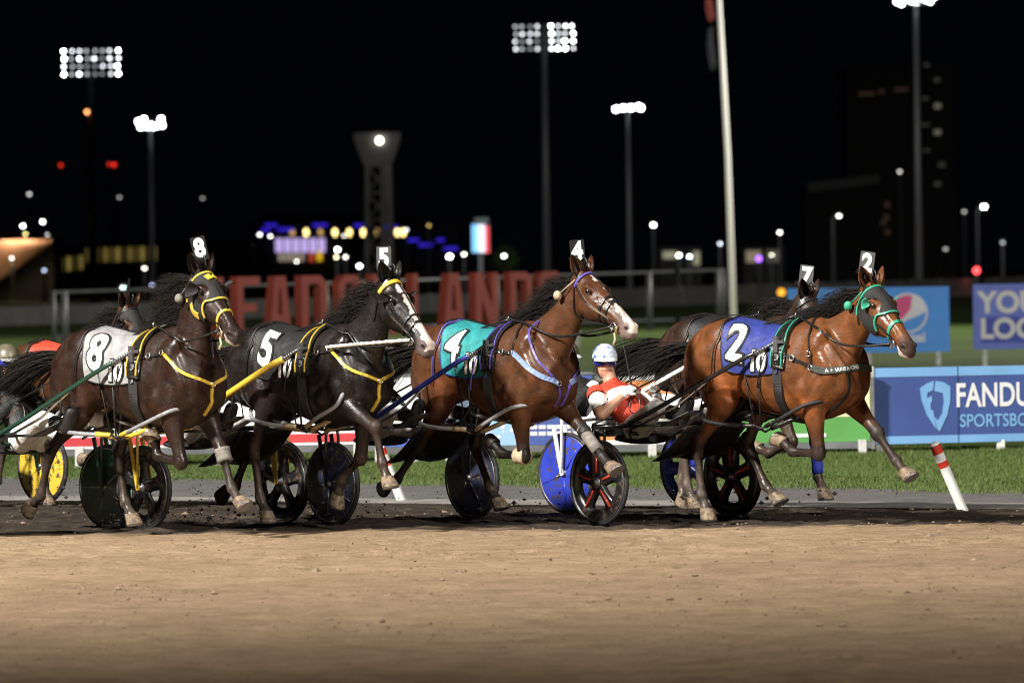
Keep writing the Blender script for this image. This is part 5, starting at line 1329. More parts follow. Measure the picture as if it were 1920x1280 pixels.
def build_infield():
    glyphs(); lm = mat('letter_red', (.29, .056, .042), .55, noise=(1.5, .12)); base = mat('letter_base', (.4, .4, .38), .7)
    # the big red letters
    D0, D1 = 150.0, 157.0; pa, pb_ = at(372, 636, D0), at(1066, 612, D1); pa.z = pb_.z = 0
    xd = (pb_ - pa); Ltot = xd.length; xd.normalize(); root = empty('letter_sign', (pa + pb_) / 2); tag(root, 'row of tall red block letters standing on the infield', 'sign')
    word = 'MEADOWLANDS'; us = [372, 446, 506, 567, 637, 699, 775, 832, 893, 958, 1014]; uw = [62, 55, 54, 62, 56, 68, 48, 54, 56, 55, 50]
    for ch, u, uwid in zip(word, us, uw):
        f = (u - 380) / (1062 - 380); D = D0 + (D1 - D0) * f; hgt = 117 * D / FOC * (1 - .06 * f); wid = uwid * .93 * D / FOC
        vb = 637 - 19 * f; o_ = at(u, vb, D); o_.z = max(o_.z, .13)
        gw = 1.24 if ch in 'MW' else 1.0
        M4 = Matrix((xd, Vector((0, 0, 1)), xd.cross(Vector((0, 0, 1))))).transposed().to_4x4(); M4.translation = o_ - root.location
        M4 = M4 @ Matrix.Diagonal((wid / gw, hgt / 2.0, 1, 1))
        mb = MB(); mb.prism(GLYPH[ch] if len(GLYPH[ch]) > 1 else GLYPH[ch][0], M4, .35); mb.build('letter', lm, root)
    fb = MB(); M4 = Matrix((xd, Vector((0, 0, 1)), xd.cross(Vector((0, 0, 1))))).transposed().to_4x4(); M4.translation = pa - root.location - xd.cross(Vector((0, 0, 1))) * -.12
    fb.prism([(-.3, -.05), (Ltot + .3, -.05), (Ltot + .3, .46), (-.3, .10)], M4, .6); fb.build('plinth', base, root)
    # long pipe frame behind the letters
    pm = mat('pipe_grey', (.05, .052, .052), .5, .3, noise=(2, .2)); q0, q1 = at(100, 548, 176), at(1356, 506, 200); zt0, zt1 = q0.z, q1.z
    fr = empty('pipe_fence', ((q0.x + q1.x) / 2, (q0.y + q1.y) / 2, 0)); tag(fr, 'long grey pipe frame with tall posts behind the red letters', 'fence'); off = Vector(fr.location)
    mb = MB(); mb.tube([q0 - off, q1 - off], .05, n=8); mb.build('top_rail', pm, fr)
    b0, b1 = Vector((q0.x, q0.y, .28)), Vector((q1.x, q1.y, .34)); mb = MB(); mb.tube([b0 - off, b1 - off], .05, n=8); mb.build('bottom_rail', pm, fr)
    for u in (100, 118, 300, 573, 640, 895, 1200, 1345, 1356):
        f = (u - 100) / (1256); p = q0.lerp(q1, f); mb = MB(); r_ = .11 if u in (118, 1200, 1345) else .07
        mb.tube([Vector((p.x, p.y, -.1)) - off, p - off + Vector((0, 0, .05))], r_, n=8); mb.build('post', pm, fr)
    # low white rail
    wm = mat('rail_white', (.74, .73, .68), .5); r0, r1 = at(330, 660, 132), at(806, 648, 140); rl = empty('low_rail', ((r0.x + r1.x) / 2, (r0.y + r1.y) / 2, 0)); off = Vector(rl.location)
    tag(rl, 'low white rail on short posts crossing the infield', 'rail'); mb = MB(); d = r1 - r0; mb.box((r0 + r1) / 2 - off, (d.length / 2, .06, .075), d.to_track_quat('X', 'Z').to_matrix()); mb.build('bar', wm, rl)
    for q in np.linspace(0.02, .99, 5):
        p = r0.lerp(r1, q); mb = MB(); mb.box(Vector((p.x, p.y + .09, p.z / 2)) - off, (.05, .03, p.z / 2)); mb.build('post', wm, rl)
    # far concrete wall of the back stretch, in sections
    cm = mat('wall_concrete', (.30, .295, .285), .8, noise=(.6, .2)); w0, w1 = at(-40, 592, 255), at(1960, 527, 420); wl = empty('barrier_wall', ((w0.x + w1.x) / 2, (w0.y + w1.y) / 2, 0)); off = Vector(wl.location)
    tag(wl, 'long grey concrete barrier wall of the far stretch', 'wall'); n = 26
    for i in range(n):
        a_, b_ = w0.lerp(w1, i / n), w0.lerp(w1, (i + .985) / n); zt = (a_.z + b_.z) / 2 + .38; d = b_ - a_; d.z = 0
        mb = MB(); mb.box(Vector(((a_.x + b_.x) / 2, (a_.y + b_.y) / 2, zt / 2)) - off, (d.length / 2, .18, zt / 2), d.to_track_quat('X', 'Z').to_matrix()); mb.build('panel', cm, wl)
    # leaning flagpole
    fp0, fp1 = at(1376, 618, 198), at(1347, -30, 198); fp0.z = 0; fl = empty('flagpole', fp0); tag(fl, 'tall white flagpole on the infield', 'flagpole'); fm = mat('pole_white', (.78, .77, .72), .45)
    mb = MB(); mb.tube([Vector((0, 0, 0)), (fp1 - fp0) * .5 + Vector((.06, 0, 0)), fp1 - fp0], [.12, .10, .08], n=14); mb.build('pole', fm, fl)
    mb = MB(); mb.lathe([(.34, 0), (.34, .10), (.24, .16), (.17, .3)], (0, 0, 0), None, 18); mb.build('base', fm, fl)
    for nm, v0, v1, c, wdt in (('flag', -20, 38, (.16, .022, .02), .30), ('flag', 48, 130, (.016, .018, .026), .28)):
        t0, t1 = at(1343 - v0 * -.03, v0, 198) - fp0, at(1345 + v1 * .03, v1, 198) - fp0; mb = MB(); vs = []
        for i in range(9):
            for j in range(6):
                q, s_ = i / 8, j / 5; p = t0.lerp(t1, q); vs.append(p + Vector((-.10 - wdt * s_ * (.55 + .45 * math.sin(q * 2.2 + .4)), .10 * math.sin(s_ * 9 + q * 5), -.1 * s_)))
        mb.add(vs, [(i * 6 + j, i * 6 + j + 1, (i + 1) * 6 + j + 1, (i + 1) * 6 + j) for i in range(8) for j in range(5)], 0, True)
        fo = mb.build(nm, mat('flag_%d' % v0, c, .7), fl); fo.modifiers.new('t', 'SOLIDIFY').thickness = .01
# ================================================================== far background: masts, lamps, buildings
def flood_mast(u, vt, vb_lamp, dist, lamps, label, thick_px=12, lamp_px=9, dim=(), strength=90.0):
    """steel mast with a bank of floodlights; lamps: list of (du, dv, brightness)"""
    t_ = at(u, vt, dist); k = dist / FOC
    root = empty('floodlight_mast', (t_.x, t_.y, 0)); tag(root, label, 'floodlight', 'floodlight masts around the course')
    mb = MB(); r = thick_px * k / 2
    mb.tube([Vector((0, 0, 0)), Vector((0, 0, t_.z * .5)), Vector((0, 0, t_.z))], [r * 1.3, r, r * .75], n=12); mb.build('pole', MATS['mast_steel'], root)
    us = [l[0] for l in lamps]; vs_ = sorted(set(l[1] for l in lamps))
    for v in vs_:
        mb = MB(); zz = -v * k; mb.box((0, .25, zz), (max(abs(min(us)), max(us)) * k, .06, .06)); mb.build('crossarm', MATS['mast_steel'], root).location = (0, 0, t_.z)
    for (du, dv, b_) in lamps:
        key = 'lamp_%d' % int(b_ * 10)
        m = emat(key, (.92, .96, 1.0), strength * b_)
        lb = MB(); q = Matrix.Rotation(R(75), 3, 'X'); rr = lamp_px * k / 2
        lb.lathe([(.001, .02), (rr * .8, .02), (rr, 0), (rr * .7, -rr * .7), (.001, -rr * .8)], (du * k, -.1, -dv * k), q, 12); o = lb.build('floodlight', MATS['mast_steel'], root); o.location = (0, 0, t_.z)
        gb = MB(); gb.lathe([(.001, .028), (rr * .85, .028), (rr * .86, .022)], (du * k, -.1, -dv * k), q, 12); g = gb.build('lens', m, o)
    return root
def street_lamp(u, v, dist, b_, label, col=(1, 1, 1), pole=True, size=.22, arm=0.0):
    size *= .5; t_ = at(u, v, dist); root = empty('street_lamp', (t_.x, t_.y, 0)); tag(root, label, 'lamp', 'distant lamps beyond the course')
    k = dist / FOC; z = max(t_.z, .8)
    if pole:
        mb = MB(); mb.tube([Vector((arm, 0, 0)), Vector((arm, 0, z * .96)), Vector((arm * .5, 0, z + .12)), Vector((0, 0, z + .12))], [.14, .10, .08, .07], n=8); mb.build('pole', MATS['mast_steel'], root)
    hb = MB(); hb.box((0, 0, z + .10 + size * .5), (size * 1.3, size, .07)); ho = hb.build('housing', MATS['mast_steel'], root)
    lb = MB(); lb.ball((0, -.02, z), (size, size * .8, size * .75), None, 12, 8); lb.build('bulb', emat('bulb_%d_%d_%d_%d' % (int(b_ * 10), int(col[0] * 9), int(col[1] * 9), int(col[2] * 9)), col, b_), root)
    return root
def beacon(u, v, dist, col, b_, label, size=.35):
    t_ = at(u, v, dist); root = empty('warning_light', t_); tag(root, label, 'light', 'coloured lights far off')
    mb = MB(); mb.ball((0, 0, 0), size, None, 12, 8); mb.build('lens', emat('beacon_%d%d%d_%d' % (int(col[0] * 9), int(col[1] * 9), int(col[2] * 9), int(b_ * 10)), col, b_), root)
    mb = MB(); mb.tube([Vector((0, size * .9, -t_.z)), Vector((0, size * .9, -size)), Vector((0, size * .5, 0))], .10, n=6); mb.build('pole', MATS['mast_steel'], root)
def block(root, u0, u1, v0, v1, dist, m, name='wall', depth=12.0, zmin=None):
    a_, b_ = at(u0, v1, dist), at(u1, v0, dist); z0 = a_.z if zmin is None else zmin
    mb = MB(); o = Vector(root.location); mb.box(Vector(((a_.x + b_.x) / 2, dist + depth / 2, (z0 + b_.z) / 2)) - o, (abs(b_.x - a_.x) / 2, depth / 2, abs(b_.z - z0) / 2)); return mb.build(name, m, root)
def pane(root, u, v, du, dv, dist, m, name='window', rnd=False):
    c = at(u, v, dist) - Vector(root.location); k = dist / FOC; mb = MB(); q = Matrix.Rotation(R(90), 4, 'X'); q.translation = c
    pts = [(du * k * math.cos(i * .5236) / 2, dv * k * math.sin(i * .5236) / 2) for i in range(12)] if rnd else [(-du * k / 2, -dv * k / 2), (du * k / 2, -dv * k / 2), (du * k / 2, dv * k / 2), (-du * k / 2, dv * k / 2)]
    mb.prism(pts, q, .12); return mb.build(name, m, root)

def build_far():
    rg = random.Random(5)
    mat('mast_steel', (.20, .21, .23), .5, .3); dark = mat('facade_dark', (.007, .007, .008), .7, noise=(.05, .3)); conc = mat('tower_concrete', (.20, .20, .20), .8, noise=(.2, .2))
    # --- floodlight masts
    L1 = []
    for r_ in range(4):
        for c in range(8):
            du = -50 + c * 14.4
            if abs(du) < 5: continue
            b_ = [1.6, .12, .9, .12, .25, .06, .25, 1.5][c] * rg.choice([.3, 1, 1, 1.8]) if r_ % 2 else [1.5, .3, .3, .08, .12, .25, .8, 1.6][c] * rg.choice([.4, 1, 1.3])
            L1.append((du + rg.uniform(-1.5, 1.5), 4 + r_ * 14.5, max(b_, .05)))
    flood_mast(170, 92, 0, 520, L1, 'tall mast with four rows of floodlights at the upper left', 13, 6, strength=15)
    L2 = []
    for r_ in range(4):
        for c in range(9):
            du = -54 + c * 13.4; b_ = (.25 if c < 4 else 1.6) * rg.choice([.15, .4, 1, 1.4])
            L2.append((du + rg.uniform(-1.5, 1.5), 4 + r_ * 14, max(b_, .05)))
    flood_mast(1020, 46, 0, 500, L2, 'tall mast with four rows of floodlights above the letter sign', 13, 6, strength=15)
    flood_mast(282, 222, 0, 430, [(-22, 6, 2), (-12, 2, 2), (-18, 16, 2), (-5, 16, 2), (0, 12, 2), (6, 16, 2), (14, 14, 2), (20, 2, 2), (22, 14, 2)], 'mast with a tight bright cluster of lamps left of the tower', 9, 10, strength=30)
    flood_mast(1177, 194, 0, 440, [(-22, 11, 2), (-8, 9, 2), (6, 9, 2), (20, 7, 2), (24, 9, 2)], 'mast with one short bright row of lamps left of the flagpole', 9, 11, strength=30)
    flood_mast(1717, -4, 0, 400, [(-36 + 9 * i, 8 + 5 * math.sin(i * 2.1) - i * .6, 1.2 + .8 * (i % 2)) for i in range(9)], 'tallest mast with its lamps cut by the upper right edge', 12, 9, strength=20)
    # --- lattice tower with flared cabin
    D = 480.0; k = D / FOC; c = at(708, 250, D); tw = empty('control_tower', (c.x, c.y, 0)); tag(tw, 'concrete lookout tower with flared cabin and lattice shaft', 'tower')
    zt, zb = c.z, at(708, 312, D).z; w1, w0 = 43 * k, 25 * k
    mb = MB(); vs = [Vector((sx * w, sy * w, z)) for (w, z) in ((w0, zb), (w1, zt - .6), (w1, zt)) for sx, sy in ((-1, -1), (1, -1), (1, 1), (-1, 1))]
    mb.add(vs, [(0, 1, 5, 4), (1, 2, 6, 5), (2, 3, 7, 6), (3, 0, 4, 7), (4, 5, 9, 8), (5, 6, 10, 9), (6, 7, 11, 10), (7, 4, 8, 11), (8, 9, 10, 11), (3, 2, 1, 0)]); mb.build('cabin', conc, tw)
    mb = MB(); mb.ball((.2, -w1 - .2, at(708, 265, D).z), .26); mb.build('lamp', emat('tower_lamp', (1, .95, .8), 9), tw)
    for sx in (-1, 1):
        for sy in (-1, 1):
            mb = MB(); mb.tube([(sx * w0 * .95, sy * w0 * .9, 0), (sx * w0 * .80, sy * w0 * .8, zb)], .30 if sx > 0 else .18, n=8); mb.build('leg', conc, tw)
    for i in range(5):
        z0, z1 = zb * i / 5, zb * (i + 1) / 5
        for (p, q) in (((-.85, z0), (.85, z1)), ((.85, z0), (-.85, z1)), ((-.85, z1), (.85, z1))):
            mb = MB(); mb.tube([(p[0] * w0, -w0 * .85, p[1]), (q[0] * w0, -w0 * .85, q[1])], .09, n=6); mb.build('brace', conc, tw)
    mb = MB(); mb.box((w0 * .35, 0, zb / 2), (w0 * .16, w0 * .4, zb / 2)); mb.build('stair_shaft', conc, tw)
    # --- long mall with yellow windows and violet lights
    D = 720.0; c = at(630, 500, D); ml = empty('mall_building', (c.x, D, 0)); tag(ml, 'long dark building with oval yellow windows and violet light strips', 'building')
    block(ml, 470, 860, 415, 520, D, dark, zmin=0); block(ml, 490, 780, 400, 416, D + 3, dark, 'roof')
    yw, yw2 = emat('win_yellow', (1, .72, .25), 5.0), emat('win_yellow_dim', (1, .62, .2), .9)
    for i, u in enumerate((548, 574, 601, 628, 655, 681, 707, 745, 756)): pane(ml, u, 436, 9, 15, D, yw if i not in (0, 2, 6) else yw2, rnd=True)
    vl, bl = emat('violet_light', (.62, .48, .95), .9), emat('blue_strip', (.06, .03, 1), .55)
    for i in range(6): pane(ml, 523 + i * 16, 460, 13, 26, D - 1, vl, 'lit_panel')
    for i in range(5): pane(ml, 526 + i * 10, 482, 7, 15, D - 1, emat('sign_warm', (.8, .66, .5), .38), 'lit_panel')
    pane(ml, 584, 482, 10, 17, D - 1, emat('sign_red', (.7, .10, .05), .5), 'lit_panel'); pane(ml, 599, 480, 10, 18, D - 1, emat('sign_yellow', (.9, .55, .02), .8), 'lit_panel')
    for (u, v, du) in ((508, 422, 22), (535, 430, 30), (498, 432, 18), (600, 422, 28), (672, 423, 18), (733, 426, 26), (775, 450, 20), (798, 459, 26), (826, 450, 14), (845, 466, 26)): pane(ml, u, v, du, 6, D - 2, bl, 'blue_strip')
    # --- bright stand at the left edge
    D = 560.0; c = at(45, 500, D); st = empty('stand_building', (c.x, D, 0)); tag(st, 'warmly lit slanting facade at the left edge of the frame', 'building')
    fm_ = mat('facade_panel', (.42, .25, .17), .7, noise=(.4, .25))
    for i in range(9):
        u0 = -10 + i * 12; vb = 530 - i * 8
        o = Vector(st.location); a_, b_, c_, d_ = at(u0, 450, D), at(u0 + 11.4, 450, D), at(u0 + 11.4, vb - 8, D + 4), at(u0, vb, D + 4)
        mb = MB(); mb.add([p - o for p in (a_, b_, c_, d_)] + [p - o + Vector((0, 1, 0)) for p in (a_, b_, c_, d_)], [(3, 2, 1, 0), (4, 5, 6, 7), (0, 1, 5, 4), (1, 2, 6, 5), (2, 3, 7, 6), (3, 0, 4, 7)]); mb.build('facade_panel', fm_, st)
    for i, u in enumerate((12, 35, 56, 89)):            # the four roof lamps wash the facade
        ld = bpy.data.lights.new('facade_wash', 'POINT'); lo = bpy.data.objects.new('facade_wash', ld); COL.objects.link(lo); ld.energy = [300, 330, 480, 220][i]; ld.color = (1, .72, .45); ld.shadow_soft_size = .25; lo.location = at(u, 455, D - .8)
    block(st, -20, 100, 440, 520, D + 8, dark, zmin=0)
    # --- dim hall behind the left mast with yellow windows
    D = 640.0; c = at(220, 500, D); hl = empty('hall_building', (c.x, D, 0)); tag(hl, 'dim hall with a row of faint yellow windows behind the left mast', 'building')
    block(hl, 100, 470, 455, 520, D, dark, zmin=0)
    for i in range(17):
        u = 106 + i * 11.5; pane(hl, u, 497 - 1.3 * min(i, 20) if i < 5 else 480 - .3 * i, 6, 26, D - .3, emat('yellow_dim_%d' % (i % 4), (.75, .55, .15), [.22, .10, .30, .05][i % 4]))
    # --- hotel tower at the right
    D = 900.0; c = at(1680, 500, D); ht = empty('hotel_building', (c.x, D, 0)); tag(ht, 'dark hotel tower with scattered faint lit windows behind the right mast', 'building')
    block(ht, 1592, 1790, 120, 520, D, dark, zmin=0, depth=20); block(ht, 1510, 1680, 350, 520, D - 4, dark, 'podium', zmin=0)
    wv = [emat('hotel_%d' % i, c_, s_) for i, (c_, s_) in enumerate((((.9, .85, .6), .13), ((.8, .8, .7), .035), ((.8, .45, .3), .03)))]
    for (u, v, du, dv, i) in ((1758, 199, 12, 9, 0), (1758, 248, 12, 9, 0), (1766, 309, 12, 8, 1), (1758, 345, 12, 8, 1), (1757, 150, 10, 8, 1), (1738, 122, 8, 7, 1), (1735, 185, 12, 5, 1), (1735, 234, 16, 4, 1), (1737, 282, 14, 4, 1), (1625, 176, 30, 6, 2), (1690, 168, 26, 6, 2), (1653, 172, 12, 6, 2), (1664, 384, 9, 10, 2), (1662, 408, 9, 10, 2), (1656, 418, 9, 8, 2), (1664, 435, 8, 10, 2)): pane(ht, u, v, du, dv, D - .5 if u > 1700 or v < 200 else D - 4.5, wv[i])
    mp = MB(); o = Vector(ht.location); a_, b_ = at(1515, 352, D - 5), at(1650, 335, D - 5); mp.box((a_ + b_) / 2 - o, ((b_ - a_).length / 2, .2, .7), (b_ - a_).to_track_quat('X', 'Z').to_matrix()); mp.build('lit_parapet', emat('parapet_glow', (.7, .7, .75), .002), ht)
    # --- screen by the road
    D = 420.0; c = at(901, 475, D); sg = empty('video_screen', (c.x, D, 0)); tag(sg, 'small lit video screen of pale blue and red above the red letters', 'screen')
    block(sg, 884, 919, 419, 475, D + .4, mat('screen_case', (.03, .03, .03), .5), 'case', 1.0); pane(sg, 891, 447, 12, 52, D, emat('screen_blue', (.20, .55, .95), 1.6), 'display'); pane(sg, 903, 447, 13, 52, D, emat('screen_white', (.78, .82, 1), 1.6), 'display'); pane(sg, 913, 449, 8, 50, D, emat('screen_red', (.95, .08, .10), 1.2), 'display')
    pane(sg, 903, 413, 26, 9, D, emat('screen_head', (.45, .55, .6), .14), 'header'); block(sg, 898, 905, 475, 520, D + 1, MATS['mast_steel'], 'post', 1.0, zmin=0)
    # --- low huts with lit fronts
    D = 520.0; c = at(1276, 490, D); hu = empty('gate_hut', (c.x, D, 0)); tag(hu, 'small hut with pale lit front left of the flagpole foot', 'building'); block(hu, 1236, 1316, 462, 505, D + .5, dark, zmin=0)
    pane(hu, 1256, 478, 26, 14, D, emat('hut_a', (.75, .75, .5), .32)); pane(hu, 1306, 484, 12, 26, D, emat('hut_a', (.75, .75, .5), .32), 'door')
    c = at(1425, 490, D); hu = empty('ticket_hut', (c.x, D, 0)); tag(hu, 'small hut with tan lit front right of the flagpole', 'building'); block(hu, 1394, 1470, 462, 505, D + .5, dark, zmin=0); pane(hu, 1413, 481, 28, 22, D, emat('hut_b', (.7, .55, .35), .30)); pane(hu, 1450, 480, 24, 22, D, emat('hut_c', (.5, .5, .3), .14))
    c = at(852, 505, 480); tr = empty('green_tree', (c.x, 480, 0)); tag(tr, 'small floodlit tree beside the video screen', 'tree')
    # --- the small tree: trunk and loose leaves
    mb = MB(); base_z = 0; top = at(945, 470, 480); ctr = at(948, 486, 480) - Vector(tr.location); mb.tube([Vector((ctr.x, 0, 0)), Vector((ctr.x, 0, ctr.z))], [.18, .08], n=8)
    for i in range(5): mb.tube([Vector((ctr.x, 0, ctr.z * .7)), Vector((ctr.x + rg.uniform(-.8, .8), rg.uniform(-.6, .6), ctr.z + rg.uniform(0, .5)))], [.06, .02], n=5)
    mb.build('trunk', mat('bark', (.06, .045, .03), .9), tr); mb = MB()
    for i in range(1400):
        p = Vector((rg.gauss(0, .42), rg.gauss(0, .42), rg.gauss(0, .45))) + Vector((ctr.x, 0, ctr.z)); q = Vector((rg.uniform(-1, 1), rg.uniform(-1, 1), rg.uniform(-1, 1))).normalized() * .09; s_ = q.orthogonal() * .6
        mb.add([p - q, p + s_, p + q, p - s_], [(0, 1, 2, 3)])
    mb.build('crown', mat('leaf', (.08, .14, .04), .6), tr)
    # --- street lamps: (u, v, distance, brightness, colour, size, where)
    W1 = (1, .98, .92); lamps = [(43, 424, 620, 22, W1, .30, 'uppermost lamp above the lit facade'), (80, 416, 600, 22, W1, .30, 'lamp right above the lit facade'), (12, 452, 590, 14, (1, .85, .5), .25, 'leftmost lamp on the facade roof'), (35, 451, 590, 18, W1, .28, 'second lamp on the facade roof'), (56, 450, 590, 18, W1, .28, 'third lamp on the facade roof'), (89, 441, 590, 18, W1, .26, 'lamp at the facade corner'), (97, 450, 590, 20, W1, .28, 'lamp just right of the facade corner'),
        (22, 484, 560, 12, W1, .22, 'low lamp in front of the lit facade'), (48, 439, 620, 10, (1, .85, .3), .26, 'yellow lamp over the facade'), (83, 507, 540, 6, (.6, .7, 1), .25, 'pale blue low lamp right of the facade'), (55, 364, 700, 3, W1, .35, 'faint twin lamp high at the left'), (224, 370, 700, 1.2, W1, .35, 'faint lamp left of the clustered mast'), (380, 372, 700, 1.0, W1, .35, 'faint lamp right of the clustered mast'),
        (231, 541, 330, 10, (.6, .95, .85), .30, 'greenish lamp behind the hooded rear horse'), (271, 503, 420, 8, (1, .92, .75), .25, 'lamp left of the number eight plate'), (285, 534, 400, 5, (.6, .65, 1), .20, 'small bluish lamp under the clustered mast'), (487, 440, 650, 9, W1, .32, 'first lamp left of the violet panels'), (507, 443, 650, 9, W1, .30, 'second lamp left of the violet panels'),
        (633, 468, 480, 30, W1, .30, 'bright lamp right of the violet panels'), (631, 482, 480, 9, (1, .85, .55), .28, 'warm lamp below the bright lamp'), (648, 482, 480, 10, W1, .24, 'small lamp beside the warm lamp'), (674, 499, 430, 25, (.85, .9, 1), .27, 'bluish white lamp just left of the number five plate'), (645, 442, 660, 6, W1, .28, 'lamp among the yellow windows'), (556, 490, 600, 9, W1, .26, 'lamp in front of the warm panels'), (762, 431, 660, 6, (.8, .9, 1), .30, 'lamp at the right end of the yellow windows'),
        (804, 423, 640, 2.5, (1, .7, .2), .28, 'amber lamp right of the tower'), (843, 481, 430, 40, W1, .32, 'bright lamp left of the video screen'), (870, 477, 450, 14, (1, .9, .75), .24, 'smaller lamp nearest the video screen'), (945, 480, 440, 16, (.85, 1, .95), .26, 'lamp at the small floodlit tree'), (1225, 422, 520, 24, W1, .34, 'street lamp between the mast and the flagpole'), (1273, 479, 480, 26, W1, .30, 'left lamp in front of the pale hut'), (1293, 481, 480, 14, (.7, .85, 1), .28, 'right lamp in front of the pale hut'),
        (1350, 457, 480, 7, (.8, .9, 1), .24, 'lamp touching the flagpole'), (1462, 436, 520, 9, (1, .97, .85), .30, 'lone lamp right of the flagpole'), (1447, 478, 480, 6, (1, 1, .8), .24, 'lamp in front of the tan hut'), (1573, 405, 470, 8, W1, .28, 'arm lamp above the number two plate'), (1687, 322, 800, 3, W1, .40, 'faint lamp on the hotel podium'), (1808, 397, 700, 1.6, W1, .36, 'faint lamp right of the tallest mast'), (1845, 388, 430, 30, W1, .36, 'bright arm lamp at the right'),
        (1880, 455, 420, 1.6, (.8, .95, 1), .25, 'dim lamp near the right edge'), (1773, 467, 420, 1.0, W1, .28, 'dim lamp over the right barrier')]
    for (u, v, D, b_, c_, s_, where) in lamps: street_lamp(u, v, D, b_, 'distant ' + where, c_, True, s_, -.5 if u in (1573, 1845) else 0)
    for (u, v, D, c_, b_, s_, lb_) in ((163, 210, 520, (1, .35, .12), 5, .18, 'orange warning light left of the upper left mast'), (114, 310, 700, (1, .04, .02), 1.2, .22, 'single red light left of the mast'), (205, 308, 700, (1, .05, .02), 1.2, .20, 'left one of the red pair right of the mast'), (214, 309, 700, (1, .03, .02), 2, .22, 'right one of the red pair right of the mast'), (1831, 507, 400, (1, .05, .05), 7, .22, 'red light on top of the right barrier'), (1465, 548, 300, (1, .42, .03), 2.0, .20, 'orange beacon behind the number seven plate'), (1423, 485, 480, (.3, .1, 1), 5, .22, 'violet light on the tan hut')):
        beacon(u, v, D, c_, b_, lb_, s_)
    # unseen masts that carry the beams set at the top; the infield one is added
    for i, (loc, tgt, *_r) in enumerate(FLOOD):
        dh = Vector((tgt[0] - loc[0], tgt[1] - loc[1], 0)).normalized() * 3.0; root = empty('floodlight_mast', (loc[0] - dh.x, loc[1] - dh.y, 0)); tag(root, 'out-of-frame floodlight mast %s' % ['with its lamps turned to the left of the track', 'with its lamps turned to the right of the track', 'added on the infield to brighten the grass'][i], 'floodlight', 'floodlight masts around the course')
        mb = MB(); mb.tube([(0, 0, 0), (0, 0, loc[2] * .5), (0, 0, loc[2] + 1.4)], [.38, .30, .2], n=12); mb.build('pole', MATS['mast_steel'], root)
        d = (Vector(tgt) - Vector(loc)).normalized(); q = d.to_track_quat('Z', 'Y').to_matrix()
        for r_ in range(2):
            for c in range(5):
                if c == 2: continue
                fb = MB(); fb.lathe([(.001, -.35), (.2, -.3), (.3, 0), (.28, 0), (.001, -.28)], Vector(((c - 2) * .75, -.5, loc[2] + 1.3 + r_ * .8)), q, 14); fb.build('floodlight', MATS['mast_steel'], root)
            mb = MB(); mb.box((0, -.1, loc[2] + 1.3 + r_ * .8), (1.9, .06, .06)); mb.build('crossarm', MATS['mast_steel'], root)
# ================================================================== the field of runners
FWD = dict(F=(.03, 47, 40, 42, 35), H=(46, -28, 14, 40, 5))
def rig(key, u, v, th, sp, tack, sul, drv, ahead=1.45, sth=None):
    S = sp.setdefault('S', 1.03)
    a_ = ground(u, v); d = Vector((math.cos(R(-th)), math.sin(R(-th)), 0))
    sp['loc'] = tuple(a_ + d * (ahead - .225 * S)); sp['rz'] = R(-th)
    H = make_horse(sp); harness(H, tack)
    s, toS = make_sulky(a_, R(-(sth or th)), sul, H, sul['label'])
    if drv: make_driver(a_, R(-(sth or th)), drv, drv['label'], toS, H)
    return H

